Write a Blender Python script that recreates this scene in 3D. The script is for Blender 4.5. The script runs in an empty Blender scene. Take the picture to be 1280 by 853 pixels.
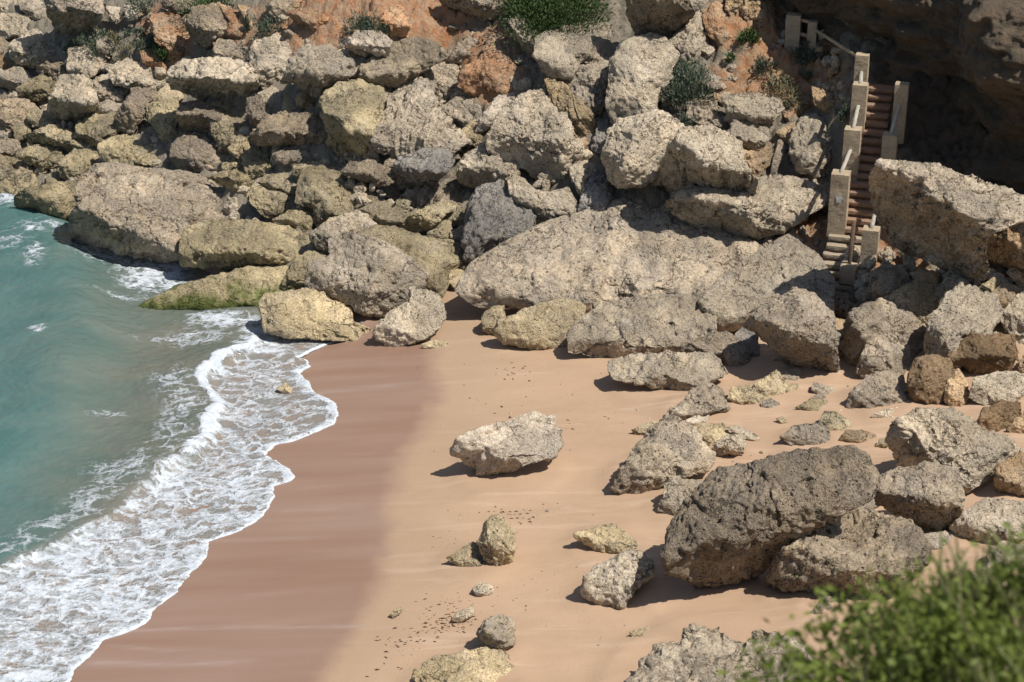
import bpy, math, random
import numpy as np
from mathutils import Vector, Matrix

# ------------------------------------------------------------------ camera
CAMZ = 20.0; PITCH = math.radians(25.0); HFOV = math.radians(30.0)
F = 640.0 / math.tan(HFOV / 2)
CAM = np.array([0.0, 0.0, CAMZ])
VR = np.array([1.0, 0, 0]); VF = np.array([0, math.cos(PITCH), -math.sin(PITCH)]); VU = np.array([0, math.sin(PITCH), math.cos(PITCH)])
SUN = np.array([0.47, -0.23, 0.85]); SUN /= np.linalg.norm(SUN)
scene = bpy.context.scene
col = scene.collection

def ray(px, py):
    d = VF + VR * ((px - 640) / F) + VU * (-(py - 426.5) / F)
    return d / np.linalg.norm(d)
def project(P):
    q = P - CAM
    z = q @ VF
    return 640 + F * (q @ VR) / z, 426.5 - F * (q @ VU) / z
def on_plane(px, py, z=0.0):
    d = ray(px, py); t = (z - CAMZ) / d[2]
    return CAM + d * t

# ------------------------------------------------------------------ noise
def _h(i, j, k, s):
    n = (i * 374761393 + j * 668265263 + k * 2147483647 + s * 1274126177) & 0xFFFFFFFF
    n = ((n ^ (n >> 13)) * 1274126177) & 0xFFFFFFFF
    n = ((n ^ (n >> 16)) * 2246822519) & 0xFFFFFFFF
    return ((n ^ (n >> 15)) & 0xFFFFFF).astype(np.float64) / 16777215.0
def vnoise(P, seed=0):
    I = np.floor(P).astype(np.int64); f = P - I
    u = f * f * f * (f * (f * 6 - 15) + 10)
    x, y, z = I[:, 0], I[:, 1], I[:, 2]
    def c(a, b, d): return _h(x + a, y + b, z + d, seed)
    ux, uy, uz = u[:, 0], u[:, 1], u[:, 2]
    a = c(0,0,0) * (1-ux) + c(1,0,0) * ux; b = c(0,1,0) * (1-ux) + c(1,1,0) * ux
    d = c(0,0,1) * (1-ux) + c(1,0,1) * ux; e = c(0,1,1) * (1-ux) + c(1,1,1) * ux
    return ((a*(1-uy) + b*uy) * (1-uz) + (d*(1-uy) + e*uy) * uz) * 2 - 1
def fbm(P, octs=4, seed=0, gain=.5, ridged=False):
    r = np.zeros(len(P)); a = 1.0; t = 0
    Q = P.copy()
    for o in range(octs):
        n = vnoise(Q, seed + o * 17)
        if ridged: n = 1 - 2 * np.abs(n)
        r += a * n; t += a; a *= gain
        Q = Q[:, [1, 2, 0]] * 2.03 + 11.7
    return r / t
def worley(P, seed=0):
    """distance to nearest and second nearest cell point"""
    I = np.floor(P).astype(np.int64); f1 = np.full(len(P), 9.0); f2 = f1.copy()
    for a in (-1, 0, 1):
        for b in (-1, 0, 1):
            for c in (-1, 0, 1):
                x, y, z = I[:, 0] + a, I[:, 1] + b, I[:, 2] + c
                q = np.stack([x + _h(x, y, z, seed), y + _h(x, y, z, seed + 1), z + _h(x, y, z, seed + 2)], 1)
                d = np.sqrt(((q - P) ** 2).sum(1))
                m = d < f1
                f2 = np.where(m, f1, np.minimum(f2, d)); f1 = np.where(m, d, f1)
    return f1, f2

# ------------------------------------------------------------------ terrain
S0 = on_plane(426, 430); S1 = on_plane(90, 853)
_sd = (S0 - S1)[:2]; _sd = _sd / np.linalg.norm(_sd)
_sn = np.array([_sd[1], -_sd[0]])            # towards the land (right)
FOOT = [(-700, 200), (-300, 235), (0, 262), (100, 295), (200, 322), (330, 368), (450, 398), (540, 366), (600, 372), (720, 400), (900, 412), (1050, 412),
        (1110, 455), (1280, 480), (1500, 470), (1900, 440)]
_fw = np.array([on_plane(x, y, .3)[:2] for x, y in FOOT])
def sstep(a, b, x):
    t = np.clip((x - a) / (b - a), 0, 1); return t * t * (3 - 2 * t)
def beach_z(X, Y):
    d = (X - S1[0]) * _sn[0] + (Y - S1[1]) * _sn[1]
    return np.where(d < 0, d * .09, 1.25 * (1 - np.exp(-np.maximum(d, 0) * .07 / 1.25)))
def bank_z(X, Y):
    d = Y - np.interp(X, _fw[:, 0], _fw[:, 1])
    d = np.maximum(d, 0)
    return .42 * d * sstep(0, 1, d) + .38 * np.maximum(d - 4, 0) + .5 * np.maximum(d - 9, 0)
def ground(X, Y):
    b = beach_z(X, Y); k_ = sstep(.02, .5, bank_z(X, Y))
    return np.maximum(b, -1.5) * (1 - k_) + np.maximum(b, -.15) * k_ + bank_z(X, Y)
def hit(px, py):
    d = ray(px, py)
    t = np.arange(25, 140, .05)
    P = CAM + d * t[:, None]
    g = P[:, 2] - ground(P[:, 0], P[:, 1])
    i = int(np.argmax(g < 0)) if (g < 0).any() else len(t) - 1
    return P[max(i, 1)]

# ------------------------------------------------------------------ helpers
def tag(o, label=None, cat=None, group=None, kind=None):
    if label: o['label'] = label
    if cat: o['category'] = cat
    if group: o['group'] = group
    if kind: o['kind'] = kind
    return o
def mesh_obj(name, V, Fc, mat, parent=None, loc=None, smooth=True, attrs=None, mats=None):
    V = np.asarray(V, dtype=np.float64)
    loc = np.zeros(3) if loc is None else np.asarray(loc, float)
    me = bpy.data.meshes.new(name)
    if isinstance(Fc, np.ndarray):
        k = Fc.shape[1]; n = len(Fc)
        me.vertices.add(len(V)); me.vertices.foreach_set('co', (V - loc).astype(np.float32).ravel())
        me.loops.add(n * k); me.loops.foreach_set('vertex_index', Fc.astype(np.int32).ravel())
        me.polygons.add(n); me.polygons.foreach_set('loop_start', np.arange(0, n * k, k, dtype=np.int32))
        me.update(calc_edges=True)
    else:
        me.from_pydata([tuple(v) for v in (V - loc)], [], [tuple(f) for f in Fc]); me.update()
    me.polygons.foreach_set('use_smooth', np.full(len(me.polygons), smooth))
    if attrs:
        for k, a in attrs.items():
            if np.ndim(a) == 2:
                at = me.attributes.new(k, 'FLOAT_COLOR', 'POINT'); at.data.foreach_set('color', np.asarray(a, np.float32).ravel())
            else:
                at = me.attributes.new(k, 'FLOAT', 'POINT'); at.data.foreach_set('value', np.asarray(a, np.float32))
    me.materials.append(mat)
    o = bpy.data.objects.new(name, me); col.objects.link(o)
    o.location = loc
    if parent is not None:
        o.parent = parent
        o.location = loc - np.array(parent.location)
    return o
def empty(name, loc):
    o = bpy.data.objects.new(name, None); col.objects.link(o); o.location = loc; return o

_ico = {}
def ico(n):
    if n in _ico: return _ico[n]
    if n == 0:
        t = (1 + 5 ** .5) / 2
        V = np.array([(-1,t,0),(1,t,0),(-1,-t,0),(1,-t,0),(0,-1,t),(0,1,t),(0,-1,-t),(0,1,-t),(t,0,-1),(t,0,1),(-t,0,-1),(-t,0,1)], float)
        Fc = np.array([(0,11,5),(0,5,1),(0,1,7),(0,7,10),(0,10,11),(1,5,9),(5,11,4),(11,10,2),(10,7,6),(7,1,8),(3,9,4),(3,4,2),(3,2,6),(3,6,8),(3,8,9),(4,9,5),(2,4,11),(6,2,10),(8,6,7),(9,8,1)])
    else:
        V0, F0 = ico(n - 1)
        e = np.sort(np.concatenate([F0[:, [0,1]], F0[:, [1,2]], F0[:, [2,0]]]), axis=1)
        ue, inv = np.unique(e, axis=0, return_inverse=True); inv = inv.ravel()
        m = (V0[ue[:, 0]] + V0[ue[:, 1]]) / 2
        k = len(F0); a = inv[:k] + len(V0); b = inv[k:2*k] + len(V0); c = inv[2*k:] + len(V0)
        V = np.concatenate([V0, m])
        Fc = np.concatenate([np.stack([F0[:,0], a, c], 1), np.stack([F0[:,1], b, a], 1), np.stack([F0[:,2], c, b], 1), np.stack([a, b, c], 1)])
    V = V / np.linalg.norm(V, axis=1)[:, None]
    _ico[n] = (V, Fc); return V, Fc
def vnormals(V, Fc):
    a, b, c = V[Fc[:, 0]], V[Fc[:, 1]], V[Fc[:, 2]]
    fn = np.cross(b - a, c - a); N = np.zeros_like(V)
    for i in range(3):
        for k in range(3): N[:, k] += np.bincount(Fc[:, i], fn[:, k], len(V))
    return N / np.maximum(np.linalg.norm(N, axis=1), 1e-12)[:, None]

# ------------------------------------------------------------------ materials
def new_mat(name):
    m = bpy.data.materials.new(name); m.use_nodes = True
    nt = m.node_tree; nt.nodes.clear()
    out = nt.nodes.new('ShaderNodeOutputMaterial'); bs = nt.nodes.new('ShaderNodeBsdfPrincipled')
    nt.links.new(bs.outputs[0], out.inputs[0])
    return m, nt, bs, out
class NT:
    def __init__(s, nt): s.nt = nt
    def n(s, t, **kw):
        o = s.nt.nodes.new(t)
        for k, v in kw.items(): setattr(o, k, v)
        return o
    def put(s, sock, v):
        if hasattr(v, 'is_output') or isinstance(v, bpy.types.NodeSocket): s.nt.links.new(v, sock)
        else: sock.default_value = v
    def noise(s, vec, scale, detail=4, rough=.5, dist=0, col=False):
        o = s.n('ShaderNodeTexNoise'); s.put(o.inputs['Vector'], vec); s.put(o.inputs['Scale'], scale)
        o.inputs['Detail'].default_value = detail; o.inputs['Roughness'].default_value = rough; o.inputs['Distortion'].default_value = dist
        return o.outputs['Color' if col else 'Fac']
    def vor(s, vec, scale, feat='F1', rnd=1.0, out='Distance'):
        o = s.n('ShaderNodeTexVoronoi', feature=feat); s.put(o.inputs['Vector'], vec); s.put(o.inputs['Scale'], scale)
        o.inputs['Randomness'].default_value = rnd
        return o.outputs[out]
    def ramp(s, f, stops, interp='LINEAR'):
        o = s.n('ShaderNodeValToRGB'); s.put(o.inputs[0], f); r = o.color_ramp; r.interpolation = interp
        while len(r.elements) < len(stops): r.elements.new(.5)
        for e, (p, c) in zip(r.elements, stops):
            e.position = p; e.color = (c, c, c, 1) if not hasattr(c, '__len__') else (*c, 1)
        return o.outputs[0]
    def rng(s, f, a, b, c=0., d=1., smooth=False):
        o = s.n('ShaderNodeMapRange'); o.interpolation_type = 'SMOOTHSTEP' if smooth else 'LINEAR'; s.put(o.inputs[0], f)
        for i, v in enumerate((a, b, c, d)): s.put(o.inputs[1 + i], v)
        return o.outputs[0]
    def math(s, op, a, b=0., c=0.):
        o = s.n('ShaderNodeMath', operation=op); s.put(o.inputs[0], a); s.put(o.inputs[1], b); s.put(o.inputs[2], c); return o.outputs[0]
    def mix(s, f, a, b, mode='MIX'):
        o = s.n('ShaderNodeMix', data_type='RGBA', blend_type=mode); s.put(o.inputs[0], f)
        A = [i for i in o.inputs if i.type == 'RGBA']
        for k, v in zip(A, (a, b)):
            if isinstance(v, tuple) and len(v) == 3: v = (*v, 1)
            s.put(k, v)
        return [x for x in o.outputs if x.type == 'RGBA'][0]
    def attr(s, name, out='Fac'):
        o = s.n('ShaderNodeAttribute'); o.attribute_name = name; return o.outputs[out]
    def pos(s): return s.n('ShaderNodeNewGeometry').outputs['Position']
    def bump(s, h, dist, strength=1.0, normal=None):
        o = s.n('ShaderNodeBump'); o.inputs['Strength'].default_value = strength; o.inputs['Distance'].default_value = dist
        s.put(o.inputs['Height'], h)
        if normal is not None: s.put(o.inputs['Normal'], normal)
        return o.outputs[0]
    def scale(s, v, sc):
        o = s.n('ShaderNodeMapping'); s.put(o.inputs['Vector'], v); o.inputs['Scale'].default_value = sc; return o.outputs[0]

def rock_mat(name, cA, cB, cC, fleck=.5, pits=1.0, rough=.9, algae=0., strat=0., pale=(.66,.60,.50), gain=1.62):
    cA, cB, cC = [tuple(min(.66, v * gain * k_) for v, k_ in zip(c_, (1.02, .98, .968))) for c_ in (cA, cB, cC)]
    """cA main, cB second tone in large patches, cC blotches; flecks = pebbles in the conglomerate"""
    m, nt, bs, out = new_mat(name); g = NT(nt); P0 = g.pos()
    oi = g.n('ShaderNodeObjectInfo').outputs['Random']
    sv = g.n('ShaderNodeVectorMath', operation='SCALE'); g.put(sv.inputs[0], P0); g.put(sv.inputs[3], g.math('MULTIPLY_ADD', oi, .75, .65))
    av = g.n('ShaderNodeVectorMath', operation='ADD'); g.put(av.inputs[0], sv.outputs[0]); cv = g.n('ShaderNodeCombineXYZ'); g.put(cv.inputs[0], g.math('MULTIPLY', oi, 37.0)); g.put(cv.inputs[1], g.math('MULTIPLY', oi, 91.0))
    g.put(av.inputs[1], cv.outputs[0]); P = av.outputs[0]
    big = g.noise(P, .9, 5, .6, .4); med = g.noise(P, 3.1, 6, .65)
    c = g.mix(g.rng(big, .42, .58, 0, 1), cA, cB)
    c = g.mix(g.rng(med, .52, .68, 0, .75), c, cC)
    fine = g.noise(P, 21, 5, .7)
    c = g.mix(g.rng(fine, .32, .68, .0, 1), g.mix(1.0, c, (.58, .56, .53), 'MULTIPLY'), g.mix(1.0, c, (1.36, 1.35, 1.32), 'MULTIPLY'))
    # pebbles and shells set in the stone
    fl = g.vor(P, 17, out='Color'); fd = g.vor(P, 17)
    fsep = g.n('ShaderNodeSeparateColor'); g.put(fsep.inputs[0], fl)
    reg = g.rng(g.noise(P, 1.7, 3), .40, .62, 0, 1)
    fm = g.math('MULTIPLY', g.rng(fsep.outputs[0], 1 - .30 * fleck, 1 - .30 * fleck + .06, 0, 1), g.rng(fd, .22, .36, 1, 0))
    fm = g.math('MULTIPLY', fm, g.math('MULTIPLY_ADD', reg, .75, .25))
    oj = g.math('FRACT', g.math('MULTIPLY', oi, 7.31))
    tone = g.mix(oj, (.84, .83, .83), (1.18, 1.16, 1.12))
    c = g.mix(1.0, c, tone, 'MULTIPLY')
    c = g.mix(g.math('MULTIPLY', fm, .9), c, pale)
    # dark lichen / dirt caught in pits
    pv = g.vor(g.scale(P, (1, 1, 1.25)), 9.5); pv2 = g.vor(P, 23)
    warp = g.noise(P, 5, 3)
    pit = g.math('MULTIPLY', g.rng(pv, .12, .34, 1, 0), g.rng(warp, .47, .60, 0, 1))
    pit2 = g.math('MULTIPLY', g.rng(pv2, .14, .36, 1, 0), g.rng(g.noise(P, 2.3, 3), .42, .6, 0, 1))
    c = g.mix(g.math('MULTIPLY', g.math('MAXIMUM', pit, pit2), .68 * pits), c, (.055, .047, .038))
    # hairline fractures
    cw = g.n('ShaderNodeVectorMath', operation='ADD'); cs = g.n('ShaderNodeVectorMath', operation='SCALE'); g.put(cs.inputs[0], g.noise(P, 2.2, 5, .65, col=True)); cs.inputs[3].default_value = .9
    g.put(cw.inputs[0], P); g.put(cw.inputs[1], cs.outputs[0])
    ck = g.rng(g.vor(cw.outputs[0], 1.05, 'DISTANCE_TO_EDGE'), .0, .022, 1, 0)
    ck = g.math('MULTIPLY', ck, g.rng(g.noise(P, .8, 2), .46, .58, 0, 1))
    c = g.mix(g.math('MULTIPLY', ck, .7), c, (.06, .05, .04))
    if strat:
        w = g.noise(g.scale(P, (1.0, 1.0, 13)), 1.1, 5, .6, .3)
        c = g.mix(g.rng(w, .40, .62, 0, .6 * strat), c, cC)
    if algae:
        z = g.n('ShaderNodeSeparateXYZ'); g.put(z.inputs[0], P0)
        a = g.math('ADD', z.outputs[2], g.math('MULTIPLY', g.math('SUBTRACT', g.noise(P, 2.0, 5, .7), .5), -1.1))
        c = g.mix(g.rng(a, .12, .42, algae + .15, 0), c, (.085, .115, .018))
        c = g.mix(g.rng(a, -.16, .10, .85, 0), c, (.03, .032, .018))
        rr = g.rng(a, .0, .5, .35, rough); g.put(bs.inputs['Roughness'], rr)
    else:
        bs.inputs['Roughness'].default_value = rough
    g.put(bs.inputs['Base Color'], c)
    bs.inputs['Specular IOR Level'].default_value = .15
    h = g.math('ADD', g.math('MULTIPLY', g.noise(P, 7, 8, .7), 1.0), g.math('MULTIPLY', fine, .35))
    h = g.math('SUBTRACT', h, g.math('MULTIPLY', pit, .55 * pits)); h = g.math('SUBTRACT', h, g.math('MULTIPLY', pit2, .28 * pits))
    h = g.math('ADD', h, g.math('MULTIPLY', fm, .25)); h = g.math('SUBTRACT', h, g.math('MULTIPLY', ck, .5))
    if strat: h = g.math('ADD', h, g.math('MULTIPLY', w, .9 * strat))
    h = g.math('MULTIPLY', h, g.rng(g.noise(P, .75, 4, .6), .36, .58, .30, 1.15))
    g.put(bs.inputs['Normal'], g.bump(h, .17, 1.0))
    return m
MAT = {
 'pale':  rock_mat('pale_conglomerate', (.37,.325,.25), (.31,.28,.225), (.41,.36,.275), 1.0),
 'grey':  rock_mat('grey_limestone', (.24,.215,.175), (.29,.25,.19), (.19,.17,.145), .7),
 'lgrey': rock_mat('light_grey_limestone', (.30,.27,.215), (.33,.29,.22), (.25,.23,.195), .5, .7),
 'dark':  rock_mat('dark_weathered_stone', (.19,.165,.130), (.245,.205,.148), (.145,.127,.104), .9, 1.1, pale=(.42,.39,.33)),
 'blue':  rock_mat('slate_grey_stone', (.17,.165,.155), (.20,.19,.17), (.13,.125,.12), .8, .8, pale=(.5,.5,.48)),
 'olive': rock_mat('olive_tan_stone', (.245,.212,.135), (.205,.185,.13), (.28,.24,.155), .35, .8, algae=.75),
 'olgr':  rock_mat('olive_grey_stone', (.225,.20,.14), (.27,.235,.15), (.18,.165,.125), .35, .9),
 'sandy': rock_mat('sandy_yellow_stone', (.33,.28,.18), (.29,.25,.175), (.37,.32,.215), .7, .8, pale=(.64,.58,.44)),
 'white': rock_mat('whitish_limestone', (.37,.33,.27), (.33,.30,.25), (.40,.36,.30), .4, .5),
 'ochre': rock_mat('ochre_stone', (.31,.225,.135), (.27,.22,.155), (.35,.265,.165), .5, .9),
 'orange':rock_mat('rusty_orange_stone', (.28,.165,.095), (.275,.21,.145), (.30,.19,.115), .4, .7),
 'brown': rock_mat('smooth_brown_stone', (.17,.12,.070), (.21,.155,.095), (.13,.095,.060), .0, .35, .8, strat=.7),
 'strata':rock_mat('layered_sandstone', (.36,.28,.16), (.30,.25,.17), (.22,.175,.11), .2, .5, strat=1.0),
 'dstrata':rock_mat('layered_grey_stone', (.22,.19,.14), (.27,.23,.16), (.16,.14,.11), .3, .7, strat=.8),
}

SUN_S = 4.7; SKY_S = .08; EXPO = 0.2; CLIFF_OVER = 1.0

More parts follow.
